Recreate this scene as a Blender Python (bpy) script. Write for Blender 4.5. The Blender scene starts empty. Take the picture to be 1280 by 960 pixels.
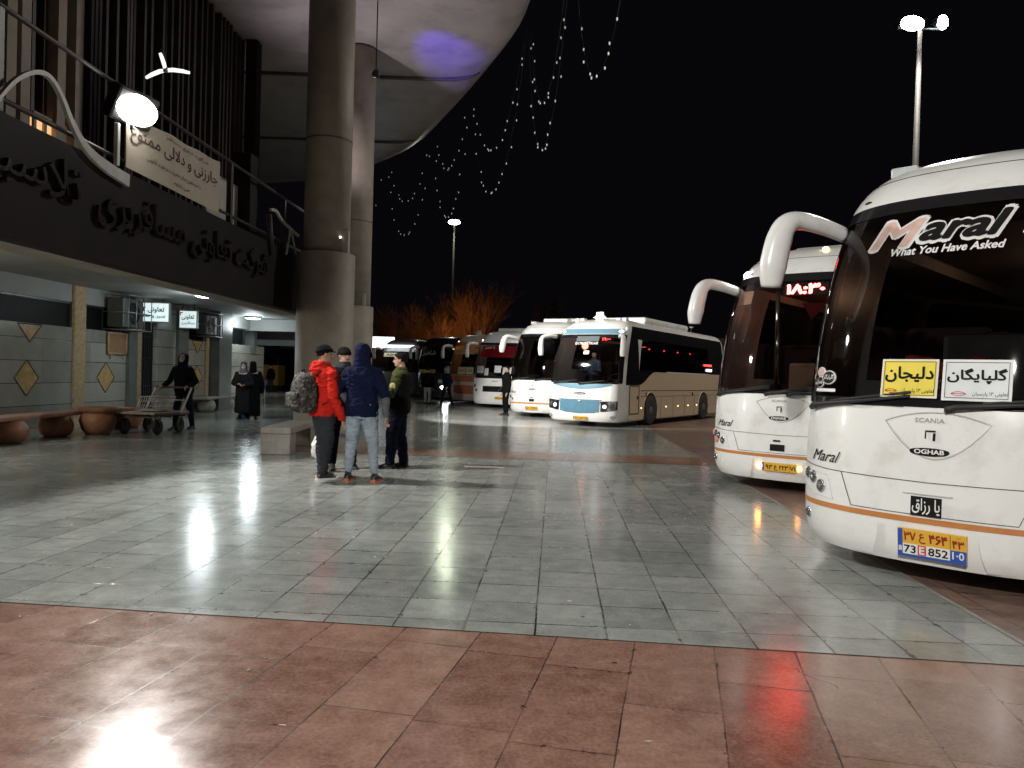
import bpy, bmesh, math, random
from mathutils import Vector, Matrix, noise
random.seed(7)
R = math.radians
scene = bpy.context.scene
COL = scene.collection

# ------------------------------------------------------------------ camera
F_PX, H_CAM = 960.0, 1.5
PITCH, ROLL = R(-0.66), R(1.6)
fw = Vector((0, math.cos(PITCH), math.sin(PITCH)))
r0 = Vector((1, 0, 0)); u0 = r0.cross(fw)
rt = r0 * math.cos(ROLL) + u0 * math.sin(ROLL)
up = u0 * math.cos(ROLL) - r0 * math.sin(ROLL)
cam_d = bpy.data.cameras.new('camera')
cam_d.sensor_width = 36.0; cam_d.lens = 36.0 * F_PX / 1280.0
cam_d.clip_start = 0.05; cam_d.clip_end = 900
cam = bpy.data.objects.new('camera', cam_d); COL.objects.link(cam)
cam.matrix_world = Matrix(((rt.x, up.x, -fw.x, 0), (rt.y, up.y, -fw.y, 0), (rt.z, up.z, -fw.z, H_CAM), (0, 0, 0, 1)))
scene.camera = cam

# ------------------------------------------------------------------ night sky
world = bpy.data.worlds.new('World'); scene.world = world; world.use_nodes = True
wn = world.node_tree; wn.nodes.clear()
wo = wn.nodes.new('ShaderNodeOutputWorld'); wb = wn.nodes.new('ShaderNodeBackground')
sky = wn.nodes.new('ShaderNodeTexSky'); sky.sky_type = 'NISHITA'; sky.sun_disc = False
sky.sun_elevation = R(-6.0); sky.sun_rotation = R(200)
wb.inputs['Strength'].default_value = 0.10
wg = wn.nodes.new('ShaderNodeBackground'); wg.inputs[0].default_value = (.0016, .0015, .0023, 1); wg.inputs[1].default_value = 1.0   # city glow
wa = wn.nodes.new('ShaderNodeAddShader')
wn.links.new(sky.outputs[0], wb.inputs[0]); wn.links.new(wb.outputs[0], wa.inputs[0]); wn.links.new(wg.outputs[0], wa.inputs[1]); wn.links.new(wa.outputs[0], wo.inputs[0])

vs = scene.view_settings
vs.view_transform = 'Standard'; vs.look = 'None'; vs.gamma = 1.0; vs.use_curve_mapping = False
vs.exposure = 0.25
scene.render.engine = 'CYCLES'
cy = scene.cycles
cy.use_denoising = True
cy.max_bounces = 6; cy.diffuse_bounces = 3; cy.glossy_bounces = 4; cy.transmission_bounces = 4
cy.transparent_max_bounces = 10; cy.caustics_reflective = False; cy.caustics_refractive = False
cy.sample_clamp_indirect = 4.0; cy.sample_clamp_direct = 0.0

# ------------------------------------------------------------------ placing helpers
def ray(px, py):
    d = fw * F_PX + rt * (px - 640) + up * (480 - py)
    return d.normalized()
def at(px, py, h=0.0):
    """world point at height h seen at photo position (px, py)"""
    d = ray(px, py); t = (h - H_CAM) / d.z
    return Vector((d.x * t, d.y * t, h))
def atd(px, py, dist):
    """world point at forward distance dist"""
    d = ray(px, py); t = dist / d.y
    return Vector((0, 0, H_CAM)) + d * t

B_ANG = R(2.4)                      # the terminal runs 2.4 degrees off the view direction
B_MAT = Matrix.Rotation(-B_ANG, 4, 'Z')
B_INV = B_MAT.inverted()
def bl(px, py, X):
    """terminal-local point on the wall plane x = X"""
    o = B_INV @ Vector((0, 0, H_CAM)); d = (B_INV.to_3x3() @ ray(px, py))
    t = (X - o.x) / d.x
    return o + d * t
def bw(p): return B_MAT @ Vector(p)

# ------------------------------------------------------------------ materials
MATS = {}
class NT:
    def __init__(s, m):
        s.nt = m.node_tree; s.n = s.nt.nodes; s.l = s.nt.links
    def new(s, t, **kw):
        nd = s.n.new(t)
        for k, v in kw.items(): setattr(nd, k, v)
        return nd
    def link(s, a, b): s.l.new(a, b)
    def val(s, sock, v):
        if hasattr(v, 'is_linked') or hasattr(v, 'links'): s.l.new(v, sock)
        else: sock.default_value = v
    def math(s, op, a, b=None, c=None, clamp=False):
        nd = s.n.new('ShaderNodeMath'); nd.operation = op; nd.use_clamp = clamp
        s.val(nd.inputs[0], a)
        if b is not None: s.val(nd.inputs[1], b)
        if c is not None: s.val(nd.inputs[2], c)
        return nd.outputs[0]
    def noise(s, vec, scale, detail=4, rough=0.55):
        nd = s.n.new('ShaderNodeTexNoise'); nd.inputs['Scale'].default_value = scale
        nd.inputs['Detail'].default_value = detail; nd.inputs['Roughness'].default_value = rough
        if vec is not None: s.l.new(vec, nd.inputs['Vector'])
        return nd.outputs[0]
    def ramp(s, fac, p0, p1, c0=(0, 0, 0, 1), c1=(1, 1, 1, 1)):
        nd = s.n.new('ShaderNodeValToRGB'); e = nd.color_ramp.elements
        e[0].position = p0; e[1].position = p1; e[0].color = c0; e[1].color = c1
        s.l.new(fac, nd.inputs[0]); return nd.outputs[0]
    def mix(s, fac, a, b, mode='MIX'):
        nd = s.n.new('ShaderNodeMix'); nd.data_type = 'RGBA'; nd.blend_type = mode
        s.val(nd.inputs[0], fac)
        for sock, v in ((nd.inputs[6], a), (nd.inputs[7], b)):
            if isinstance(v, tuple): sock.default_value = v if len(v) == 4 else (*v, 1)
            else: s.l.new(v, sock)
        return nd.outputs[2]

def mat(name, col, rough=0.5, metal=0.0, emit=None, estr=0.0, coat=0.0, var=0.12, vscale=6.0, bump=0.0, bscale=40.0, spec=None, dirt=None):
    """a painted / stone / cloth surface with uneven tone and roughness"""
    if name in MATS: return MATS[name]
    m = bpy.data.materials.new(name); m.use_nodes = True; MATS[name] = m
    t = NT(m); bs = t.n['Principled BSDF']
    tc = t.new('ShaderNodeTexCoord').outputs['Object']
    c = (*col, 1)
    if var > 0:
        n1 = t.noise(tc, vscale, 5)
        lo = tuple(max(0, x * (1 - var)) for x in col); hi = tuple(min(1, x * (1 + var)) for x in col)
        cc = t.ramp(n1, 0.3, 0.7, (*lo, 1), (*hi, 1))
        if dirt:
            n2 = t.ramp(t.noise(tc, dirt[1], 6, 0.65), 0.5, 0.72)
            cc = t.mix(t.math('MULTIPLY', n2, dirt[2]), cc, (*dirt[0], 1))
        t.link(cc, bs.inputs['Base Color'])
        rr = t.new('ShaderNodeMapRange'); t.link(n1, rr.inputs[0])
        rr.inputs[3].default_value = max(0.02, rough * 0.85); rr.inputs[4].default_value = min(1, rough * 1.15)
        t.link(rr.outputs[0], bs.inputs['Roughness'])
    else:
        bs.inputs['Base Color'].default_value = c; bs.inputs['Roughness'].default_value = rough
    bs.inputs['Metallic'].default_value = metal
    if spec is not None: bs.inputs['Specular IOR Level'].default_value = spec
    if coat: bs.inputs['Coat Weight'].default_value = coat; bs.inputs['Coat Roughness'].default_value = 0.06
    if emit:
        bs.inputs['Emission Color'].default_value = (*emit, 1); bs.inputs['Emission Strength'].default_value = estr
    if bump:
        b = t.new('ShaderNodeBump'); b.inputs['Strength'].default_value = bump; b.inputs['Distance'].default_value = 0.02
        t.link(t.noise(tc, bscale, 5), b.inputs['Height']); t.link(b.outputs[0], bs.inputs['Normal'])
    return m

def glass(name, tint=(0.25, 0.25, 0.26), rough=0.03, base=0.06):
    if name in MATS: return MATS[name]
    m = bpy.data.materials.new(name); m.use_nodes = True; MATS[name] = m
    t = NT(m); t.n.remove(t.n['Principled BSDF']); out = t.n['Material Output']
    tr = t.new('ShaderNodeBsdfTransparent'); tr.inputs[0].default_value = (*tint, 1)
    gl = t.new('ShaderNodeBsdfGlossy'); gl.inputs['Roughness'].default_value = rough; gl.inputs['Color'].default_value = (0.9, 0.9, 0.9, 1)
    fr = t.new('ShaderNodeFresnel'); fr.inputs[0].default_value = 1.5
    mx = t.new('ShaderNodeMixShader'); t.link(fr.outputs[0], mx.inputs[0])
    t.link(tr.outputs[0], mx.inputs[1]); t.link(gl.outputs[0], mx.inputs[2]); t.link(mx.outputs[0], out.inputs[0])
    return m

def tile_mat(name, c0, c1, grout, tx, ty, ang, ox=0, oy=0, gap=0.012, r0_=0.16, r1_=0.34, stagger=0.0, lightgrout=False, stain=0.5):
    m = bpy.data.materials.new(name); m.use_nodes = True; MATS[name] = m
    t = NT(m); bs = t.n['Principled BSDF']
    tc = t.new('ShaderNodeTexCoord').outputs['Object']
    mp = t.new('ShaderNodeMapping'); mp.vector_type = 'POINT'
    mp.inputs['Rotation'].default_value = (0, 0, ang); mp.inputs['Location'].default_value = (ox, oy, 0)
    t.link(tc, mp.inputs[0])
    wob = t.new('ShaderNodeVectorMath', operation='SCALE'); wob.inputs['Scale'].default_value = 0.012
    nz = t.new('ShaderNodeTexNoise'); nz.inputs['Scale'].default_value = 2.5; t.link(mp.outputs[0], nz.inputs['Vector'])
    t.link(nz.outputs[1], wob.inputs[0])
    ad = t.new('ShaderNodeVectorMath', operation='ADD'); t.link(mp.outputs[0], ad.inputs[0]); t.link(wob.outputs[0], ad.inputs[1])
    sp = t.new('ShaderNodeSeparateXYZ'); t.link(ad.outputs[0], sp.inputs[0])
    ux = t.math('DIVIDE', sp.outputs[0], tx)
    ix = t.math('FLOOR', ux)
    uy0 = t.math('DIVIDE', sp.outputs[1], ty)
    if stagger:
        wn_ = t.new('ShaderNodeTexWhiteNoise', noise_dimensions='1D'); t.link(ix, wn_.inputs['W'])
        uy = t.math('ADD', uy0, t.math('MULTIPLY', wn_.outputs['Value'], stagger))
    else: uy = uy0
    iy = t.math('FLOOR', uy)
    fx = t.math('FRACT', ux); fy = t.math('FRACT', uy)
    def edge(f, w):
        d = t.math('MINIMUM', f, t.math('SUBTRACT', 1.0, f))
        return t.math('LESS_THAN', d, w)
    g = t.math('MAXIMUM', edge(fx, gap / tx / 2), edge(fy, gap / ty / 2))
    # worn joints: broken up by noise
    gn = t.ramp(t.noise(tc, 1.7, 5), 0.36, 0.62)
    g = t.math('MULTIPLY', g, t.math('ADD', t.math('MULTIPLY', gn, 0.75), 0.25))
    cb = t.new('ShaderNodeCombineXYZ'); t.link(ix, cb.inputs[0]); t.link(iy, cb.inputs[1])
    wt = t.new('ShaderNodeTexWhiteNoise', noise_dimensions='3D'); t.link(cb.outputs[0], wt.inputs[0])
    spk = t.noise(tc, 55, 3, 0.7); cloud = t.noise(tc, 0.55, 5, 0.6); mid = t.noise(tc, 5.5, 6, 0.7)
    f = t.math('ADD', t.math('MULTIPLY', wt.outputs['Value'], 0.26), t.math('MULTIPLY', mid, 0.95))
    f = t.math('ADD', f, t.math('MULTIPLY', t.math('SUBTRACT', spk, 0.5), 0.8))
    f = t.math('ADD', f, t.math('MULTIPLY', t.math('SUBTRACT', cloud, 0.5), 1.0))
    colr = t.ramp(f, 0.28, 0.92, (*c0, 1), (*c1, 1))
    st = t.ramp(t.noise(tc, 1.1, 9, 0.78), 0.50, 0.72)
    colr = t.mix(t.math('MULTIPLY', st, stain), colr, tuple(x * 0.45 for x in c0))
    # gum spots and scuffs
    vo = t.new('ShaderNodeTexVoronoi'); vo.inputs['Scale'].default_value = 2.3; t.link(tc, vo.inputs['Vector'])
    spot = t.math('LESS_THAN', vo.outputs['Distance'], 0.035)
    colr = t.mix(t.math('MULTIPLY', spot, 0.7), colr, (0.02, 0.02, 0.02))
    mpp = t.new('ShaderNodeMapping'); mpp.inputs['Scale'].default_value = (0.8, 7, 1); mpp.inputs['Rotation'].default_value = (0, 0, 0.5); t.link(tc, mpp.inputs[0])
    scuff = t.ramp(t.noise(mpp.outputs[0], 2.2, 7, 0.75), 0.60, 0.72)
    colr = t.mix(t.math('MULTIPLY', scuff, 0.22), colr, (0.5, 0.5, 0.48))
    # hairline cracks in some of the slabs
    vc = t.new('ShaderNodeTexVoronoi'); vc.feature = 'DISTANCE_TO_EDGE'; vc.inputs['Scale'].default_value = 1.15
    wv = t.new('ShaderNodeVectorMath', operation='ADD'); wn2 = t.new('ShaderNodeTexNoise'); wn2.inputs['Scale'].default_value = 4.0; t.link(tc, wn2.inputs['Vector'])
    ws_ = t.new('ShaderNodeVectorMath', operation='SCALE'); ws_.inputs['Scale'].default_value = 0.14; t.link(wn2.outputs[1], ws_.inputs[0])
    t.link(tc, wv.inputs[0]); t.link(ws_.outputs[0], wv.inputs[1]); t.link(wv.outputs[0], vc.inputs['Vector'])
    ck = t.math('MULTIPLY', t.math('LESS_THAN', vc.outputs['Distance'], 0.003), t.math('GREATER_THAN', t.noise(tc, 0.8, 3), 0.64))
    colr = t.mix(t.math('MULTIPLY', ck, 0.8), colr, grout)
    # chipped slab edges
    ch = t.math('MULTIPLY', t.math('MAXIMUM', edge(fx, gap / tx * 1.8), edge(fy, gap / ty * 1.8)), t.math('GREATER_THAN', t.noise(tc, 9.0, 4, .7), 0.62))
    colr = t.mix(t.math('MULTIPLY', ch, 0.7), colr, grout)
    colr = t.mix(g, colr, grout)
    t.link(colr, bs.inputs['Base Color'])
    rf = t.math('ADD', t.math('MULTIPLY', mid, 0.7), t.math('ADD', t.math('MULTIPLY', wt.outputs['Value'], 0.06), t.math('MULTIPLY', cloud, 0.24)))
    mr = t.new('ShaderNodeMapRange'); t.link(rf, mr.inputs[0]); mr.inputs[1].default_value = 0.25; mr.inputs[2].default_value = 0.75
    mr.inputs[3].default_value = r0_; mr.inputs[4].default_value = r1_
    rg = t.math('ADD', mr.outputs[0], t.math('MULTIPLY', g, 0.1))
    t.link(rg, bs.inputs['Roughness'])
    b = t.new('ShaderNodeBump'); b.inputs['Strength'].default_value = 0.35; b.inputs['Distance'].default_value = 0.003
    hh = t.math('SUBTRACT', t.math('ADD', t.math('MULTIPLY', spk, 0.12), t.math('MULTIPLY', mid, 0.5)), t.math('MULTIPLY', g, 0.25))
    t.link(hh, b.inputs['Height'])
    # each slab lies at its own slight tilt
    vt = t.new('ShaderNodeVectorMath', operation='SUBTRACT'); t.link(wt.outputs['Color'], vt.inputs[0]); vt.inputs[1].default_value = (0.5, 0.5, 0.5)
    vs_ = t.new('ShaderNodeVectorMath', operation='SCALE'); vs_.inputs['Scale'].default_value = 0.004; t.link(vt.outputs[0], vs_.inputs[0])
    va = t.new('ShaderNodeVectorMath', operation='ADD'); t.link(b.outputs[0], va.inputs[0]); t.link(vs_.outputs[0], va.inputs[1])
    vn = t.new('ShaderNodeVectorMath', operation='NORMALIZE'); t.link(va.outputs[0], vn.inputs[0])
    t.link(vn.outputs[0], bs.inputs['Normal'])
    return m

def emis(name, col, s): return mat(name, tuple(min(1, c) for c in col), 0.5, emit=col, estr=s, var=0)

# ------------------------------------------------------------------ mesh building
class MB:
    def __init__(s): s.v = []; s.f = []; s.sm = []
    def add(s, vs_, fs, smooth=False):
        o = len(s.v); s.v += [tuple(p) for p in vs_]
        for f in fs: s.f.append(tuple(i + o for i in f)); s.sm.append(smooth)
    def box(s, x0, x1, y0, y1, z0, z1, m=None):
        vs_ = [(x0, y0, z0), (x1, y0, z0), (x1, y1, z0), (x0, y1, z0), (x0, y0, z1), (x1, y0, z1), (x1, y1, z1), (x0, y1, z1)]
        if m is not None: vs_ = [m @ Vector(p) for p in vs_]
        s.add(vs_, [(0, 3, 2, 1), (4, 5, 6, 7), (0, 1, 5, 4), (1, 2, 6, 5), (2, 3, 7, 6), (3, 0, 4, 7)]); return s
    def bbox(s, x0, x1, y0, y1, z0, z1, b=0.02, m=None):
        """box with chamfered edges"""
        b = min(b, (x1 - x0) / 2.01, (y1 - y0) / 2.01, (z1 - z0) / 2.01)
        bm = bmesh.new(); bmesh.ops.create_cube(bm, size=1.0)
        for v in bm.verts: v.co = Vector((x0 if v.co.x < 0 else x1, y0 if v.co.y < 0 else y1, z0 if v.co.z < 0 else z1))
        bmesh.ops.bevel(bm, geom=bm.edges[:], offset=b, segments=2, profile=0.5, affect='EDGES')
        if m is not None: bm.transform(m)
        bm.verts.index_update(); s.add([v.co for v in bm.verts], [[v.index for v in f.verts] for f in bm.faces]); bm.free(); return s
    def tube(s, pts, rad, n=8, caps=True, sq=1.0, smooth=True):
        pts = [Vector(p) for p in pts]
        if not isinstance(rad, list): rad = [rad] * len(pts)
        rings = []; prev = None
        for i, p in enumerate(pts):
            d = (pts[min(i + 1, len(pts) - 1)] - pts[max(i - 1, 0)])
            if d.length < 1e-9: d = Vector((0, 0, 1))
            d.normalize()
            if prev is None:
                ref = Vector((0, 0, 1)) if abs(d.z) < 0.9 else Vector((1, 0, 0))
                a = d.cross(ref).normalized()
            else:
                a = (prev - d * prev.dot(d)).normalized()
            prev = a; b = d.cross(a)
            r = rad[i]; ra, rb = (r if isinstance(r, (tuple, list)) else (r, r * sq))
            rings.append([p + a * (ra * math.cos(2 * math.pi * k / n)) + b * (rb * math.sin(2 * math.pi * k / n)) for k in range(n)])
        s.loft(rings, caps, smooth); return s
    def loft(s, rings, caps=True, smooth=True):
        n = len(rings[0]); vs_ = [p for r in rings for p in r]; fs = []
        for i in range(len(rings) - 1):
            for k in range(n):
                fs.append((i * n + k, i * n + (k + 1) % n, (i + 1) * n + (k + 1) % n, (i + 1) * n + k))
        if caps:
            fs.append(tuple(range(n))[::-1]); fs.append(tuple((len(rings) - 1) * n + k for k in range(n)))
        s.add(vs_, fs, smooth); return s
    def grid(s, P, flip=False, smooth=True):
        nr, nc = len(P), len(P[0]); fs = []
        for i in range(nr - 1):
            for j in range(nc - 1):
                f = (i * nc + j, i * nc + j + 1, (i + 1) * nc + j + 1, (i + 1) * nc + j)
                fs.append(f[::-1] if flip else f)
        s.add([p for r in P for p in r], fs, smooth); return s
    def lathe(s, prof, c=(0, 0, 0), n=24, caps=True, m=None):
        rings = []
        for r, z in prof:
            ring = [Vector((c[0] + r * math.cos(2 * math.pi * k / n), c[1] + r * math.sin(2 * math.pi * k / n), c[2] + z)) for k in range(n)]
            if m is not None: ring = [m @ p for p in ring]
            rings.append(ring)
        s.loft(rings, caps); return s
    def ell(s, c, rx, ry, rz, n=16, m=8, mat_=None):
        prof = []
        rings = []
        for i in range(1, m):
            a = -math.pi / 2 + math.pi * i / m
            ring = [Vector((rx * math.cos(a) * math.cos(2 * math.pi * k / n), ry * math.cos(a) * math.sin(2 * math.pi * k / n), rz * math.sin(a))) for k in range(n)]
            if mat_ is not None: ring = [mat_ @ p for p in ring]
            rings.append([p + Vector(c) for p in ring])
        s.loft(rings, True); return s
    def prism(s, poly, d0, d1, frame):
        """extrude polygon poly (a,b) from depth d0 to d1; frame(a,b,d)->point"""
        n = len(poly)
        vs_ = [frame(a, b, d0) for a, b in poly] + [frame(a, b, d1) for a, b in poly]
        fs = [tuple(range(n)), tuple(range(2 * n - 1, n - 1, -1))] + [(i, i + n, (i + 1) % n + n, (i + 1) % n) for i in range(n)]
        s.add(vs_, fs); return s
    def build(s, name, m, parent=None):
        me = bpy.data.meshes.new(name); me.from_pydata(s.v, [], s.f); me.update()
        bm = bmesh.new(); bm.from_mesh(me); bmesh.ops.recalc_face_normals(bm, faces=bm.faces[:]); bm.to_mesh(me); bm.free()
        me.polygons.foreach_set('use_smooth', s.sm); me.materials.append(m)
        o = bpy.data.objects.new(name, me); COL.objects.link(o)
        if parent is not None: o.parent = parent
        return o

def tag(o, label=None, cat=None, group=None, kind=None):
    if label: o['label'] = label
    if cat: o['category'] = cat
    if group: o['group'] = group
    if kind: o['kind'] = kind
    return o
def thing(name, label, cat, loc=(0, 0, 0), rz=0.0, group=None):
    o = bpy.data.objects.new(name, None); COL.objects.link(o); o.empty_display_size = 0.2
    o.location = loc; o.rotation_euler = (0, 0, rz)
    return tag(o, label, cat, group)
def struct(o): o['kind'] = 'structure'; return o
def copy_tree(o, parent=None):
    c = o.copy(); COL.objects.link(c)
    if parent is not None: c.parent = parent
    for ch in list(o.children): copy_tree(ch, c)
    return c
def light(name, kind, loc, power, col=(1, 1, 1), size=0.2, target=None, spot=None, blend=0.6, parent=None):
    d = bpy.data.lights.new(name, kind); d.energy = power; d.color = col
    if kind == 'AREA': d.shape = 'DISK'; d.size = size
    else: d.shadow_soft_size = size
    if spot: d.spot_size = spot; d.spot_blend = blend
    o = bpy.data.objects.new(name, d); COL.objects.link(o); o.location = loc
    if target is not None: o.rotation_euler = (Vector(target) - Vector(loc)).to_track_quat('-Z', 'Y').to_euler()
    return o

# ------------------------------------------------------------------ lettering
AR = {'ا': (0xFE8D, 0xFE8E), 'آ': (0xFE81, 0xFE82), 'ب': (0xFE8F,) , 'پ': (0xFB56,), 'ت': (0xFE95,), 'ج': (0xFE9D,), 'چ': (0xFB7A,), 'ح': (0xFEA1,), 'خ': (0xFEA5,),
      'د': (0xFEA9, 0xFEAA), 'ر': (0xFEAD, 0xFEAE), 'ز': (0xFEAF, 0xFEB0), 'س': (0xFEB1,), 'ش': (0xFEB5,), 'ص': (0xFEB9,), 'ع': (0xFEC9,), 'غ': (0xFECD,), 'ف': (0xFED1,),
      'ق': (0xFED5,), 'ک': (0xFB8E,), 'گ': (0xFB92,), 'ل': (0xFEDD,), 'م': (0xFEE1,), 'ن': (0xFEE5,), 'و': (0xFEED, 0xFEEE), 'ه': (0xFEE9,), 'ی': (0xFBFC,), 'ط': (0xFEC1,)}
def shape(s):
    """Persian text in visual order using the joined letter forms"""
    out = []; i = 0
    toks = []
    while i < len(s):
        if s[i] == 'ل' and i + 1 < len(s) and s[i + 1] == 'ا': toks.append('لا'); i += 2
        else: toks.append(s[i]); i += 1
    def dual(t): return t in AR and len(AR[t]) == 1
    def joins(t): return t in AR or t == 'لا'
    for k, t in enumerate(toks):
        pj = k > 0 and dual(toks[k - 1]) and joins(t)
        nj = dual(t) and k + 1 < len(toks) and joins(toks[k + 1])
        if t == 'لا': out.append(chr(0xFEFC if pj else 0xFEFB)); continue
        if t not in AR: out.append(t); continue
        b = AR[t][0]
        if len(AR[t]) == 2: out.append(chr(AR[t][1] if pj else b))
        else: out.append(chr(b + (3 if pj and nj else 1 if pj else 2 if nj else 0)))
    out = out[::-1]
    # numbers read left to right
    res = []; run = []
    for ch in out + ['']:
        if ch and ch in '۰۱۲۳۴۵۶۷۸۹:': run.append(ch)
        else:
            res += run[::-1]; run = []
            if ch: res.append(ch)
    return ''.join(res)
def text_mb(body, frame, w=None, h=None, depth=0.0, bold=0.0, shear=0.0, center=(0, 0), spacing=1.0, res=3):
    """letters fitted to w x h about center; frame(a, b, d) -> point"""
    eights = [i for i, ch in enumerate(body) if ch == '۸']
    sixes = [i for i, ch in enumerate(body) if ch == '۶']; body = body.replace('۸', '۷')
    c = bpy.data.curves.new('t', 'FONT'); c.body = body; c.size = 1.0; ar = any(ord(ch) > 0x5ff for ch in body); c.offset = 0; c.shear = shear; c.resolution_u = res
    c.space_character = spacing; c.extrude = depth / 2 if depth else 0
    o = bpy.data.objects.new('t', c); COL.objects.link(o)
    me = bpy.data.meshes.new_from_object(o.evaluated_get(bpy.context.evaluated_depsgraph_get()))
    bpy.data.objects.remove(o); bpy.data.curves.remove(c)
    v = [p.co.copy() for p in me.vertices]; fs = [tuple(p.vertices) for p in me.polygons]
    bpy.data.meshes.remove(me)
    if (eights or sixes) and len(body) < 7:                 # the glyph of the eight is the seven upside down
        isl = {}; par = list(range(len(v)))
        def find(q):
            while par[q] != q: par[q] = par[par[q]]; q = par[q]
            return q
        for f in fs:
            for q in f[1:]: par[find(q)] = find(f[0])
        for q in range(len(v)): isl.setdefault(find(q), []).append(q)
        groups = sorted(isl.values(), key=lambda g_: min(v[q].x for q in g_))
        hits = [g_ for g_ in groups if len(g_) > 3]
        for i in sixes:                          # the six gets the long leg its outline loses in filling
            if i < len(hits):
                xs_ = [v[q].x for q in hits[i]]; ys_ = [v[q].y for q in hits[i]]; n_ = len(v); t_ = .045
                pts_ = [(max(xs_) - .02, min(ys_) + .07), (max(xs_) + .03, min(ys_) - .01), (min(xs_) + .09, 0), (min(xs_) - .02, 0)]
                v += [Vector((x_, y_, 0)) for x_, y_ in pts_]; fs.append((n_, n_ + 1, n_ + 2, n_ + 3))
        for i in eights:
            if i < len(hits):
                ys_ = [v[q].y for q in hits[i]]; m_ = min(ys_) + max(ys_)
                for q in hits[i]: v[q].y = m_ - v[q].y
    mb = MB()
    if not v: return mb
    x0, x1 = min(p.x for p in v), max(p.x for p in v); y0, y1 = min(p.y for p in v), max(p.y for p in v)
    sx = w / (x1 - x0) if w else None; sy = h / (y1 - y0) if h else None
    if sx is None: sx = sy
    if sy is None: sy = sx
    offs = [(0, 0)]
    if bold > 0 and not depth: offs = [(bold * math.cos(k * math.pi / 4), bold * math.sin(k * math.pi / 4)) for k in range(8)] + [(0, 0)]
    for k, (qx, qy) in enumerate(offs):
        mb.add([frame((p.x + qx - (x0 + x1) / 2) * sx + center[0], (p.y + qy - (y0 + y1) / 2) * sy + center[1], p.z + k * .00012) for p in v], fs)
    return mb
# ================================================================== SETTING
asphalt = mat('asphalt', (0.045, 0.040, 0.038), 0.55, var=0.3, vscale=1.5, bump=0.3, bscale=90)
GREY = tile_mat('grey_stone_tiles', (0.18, 0.195, 0.182), (0.37, 0.39, 0.365), (0.018, 0.018, 0.016), 0.42, 0.42, R(3.2), ox=0.07, oy=-0.02, r0_=0.10, r1_=0.25, stain=0.6)
RED = tile_mat('red_granite_tiles', (0.15, 0.072, 0.050), (0.37, 0.222, 0.168), (0.018, 0.012, 0.01), 0.44, 0.88, R(12.3), ox=0.2, oy=0.3, gap=0.008, r0_=0.13, r1_=0.27, stagger=1.0, stain=0.4)
BAY = tile_mat('bay_stone', (0.14, 0.085, 0.065), (0.27, 0.185, 0.15), (0.025, 0.02, 0.02), 0.6, 0.9, R(3.2), r0_=0.22, r1_=0.45, stagger=1.0, stain=0.95)

def sheet(name, poly, z, m):
    mb = MB(); mb.add([(x, y, z) for x, y in poly], [tuple(range(len(poly)))])
    return struct(mb.build(name, m))
sheet('ground', [(-300, -60), (300, -60), (300, 500), (-300, 500)], -0.016, asphalt)
fl = lambda x: 4.448 - 0.1022 * x                      # front edge of the grey stone
rl = lambda y: 3.06 + (y - 4.51) * 0.057               # edge of the bus bays
sheet('bus_bay_pavement', [(2.0, 3.0), (60, 3.0), (60, 75), (2.0, 75)], -0.008, BAY)
sheet('red_pavement', [(-18, -14), (14, -14), (14, fl(14)), (3.3, fl(3.3)), (-18, fl(-18))], -0.004, RED)
gp = [(-24, fl(-24)), (3.06, fl(3.06)), (rl(14), 14), (rl(30), 30), (rl(62), 62), (-24, 62)]
sheet('grey_pavement', gp, 0.0, GREY)
sheet('red_paving_band', [(-4.6, 14.05), (rl(13.6), 13.55), (rl(14.8), 14.85), (-4.6, 15.35)], 0.004, RED)
kerbm = mat('pale_edge_stone', (0.30, 0.28, 0.255), 0.4, var=0.25, vscale=8)
mb = MB(); a, b_ = (rl(4.2), 4.2), (rl(62), 62)
mb.add([(a[0] - .018, a[1], .004), (a[0] + .018, a[1], .004), (b_[0] + .018, b_[1], .004), (b_[0] - .018, b_[1], .004)], [(0, 1, 2, 3)])
struct(mb.build('kerb_line', kerbm))

# ------------------------------------------------------------------ terminal building
marble = None
def clad_mat():
    m = bpy.data.materials.new('marble_cladding'); m.use_nodes = True; t = NT(m); bs = t.n['Principled BSDF']
    tc = t.new('ShaderNodeTexCoord').outputs['Object']; sp = t.new('ShaderNodeSeparateXYZ'); t.link(tc, sp.inputs[0])
    uz = t.math('DIVIDE', sp.outputs[2], 0.51); uy = t.math('DIVIDE', sp.outputs[1], 1.9)
    iz = t.math('FLOOR', uz); fz = t.math('FRACT', uz)
    g = t.math('LESS_THAN', t.math('MINIMUM', fz, t.math('SUBTRACT', 1, fz)), 0.014)
    cb = t.new('ShaderNodeCombineXYZ'); t.link(iz, cb.inputs[0]); t.link(t.math('FLOOR', uy), cb.inputs[1])
    w = t.new('ShaderNodeTexWhiteNoise', noise_dimensions='3D'); t.link(cb.outputs[0], w.inputs[0])
    n = t.noise(tc, 3, 8, 0.7)
    f = t.math('ADD', t.math('MULTIPLY', w.outputs['Value'], 0.4), t.math('MULTIPLY', n, 0.7))
    c = t.ramp(f, 0.2, 0.9, (0.20, 0.205, 0.18, 1), (0.40, 0.395, 0.35, 1))
    c = t.mix(g, c, (0.03, 0.03, 0.03)); t.link(c, bs.inputs['Base Color']); bs.inputs['Roughness'].default_value = 0.22
    b = t.new('ShaderNodeBump'); b.inputs['Strength'].default_value = .3; b.inputs['Distance'].default_value = .004
    t.link(t.math('SUBTRACT', n, g), b.inputs['Height']); t.link(b.outputs[0], bs.inputs['Normal'])
    return m
marble = clad_mat()
tan = mat('tan_stone', (0.46, 0.34, 0.20), 0.25, var=0.25, vscale=14, bump=.2, bscale=60)
tan2 = mat('diamond_stone', (0.50, 0.34, 0.14), 0.25, var=0.25, vscale=9)
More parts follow.
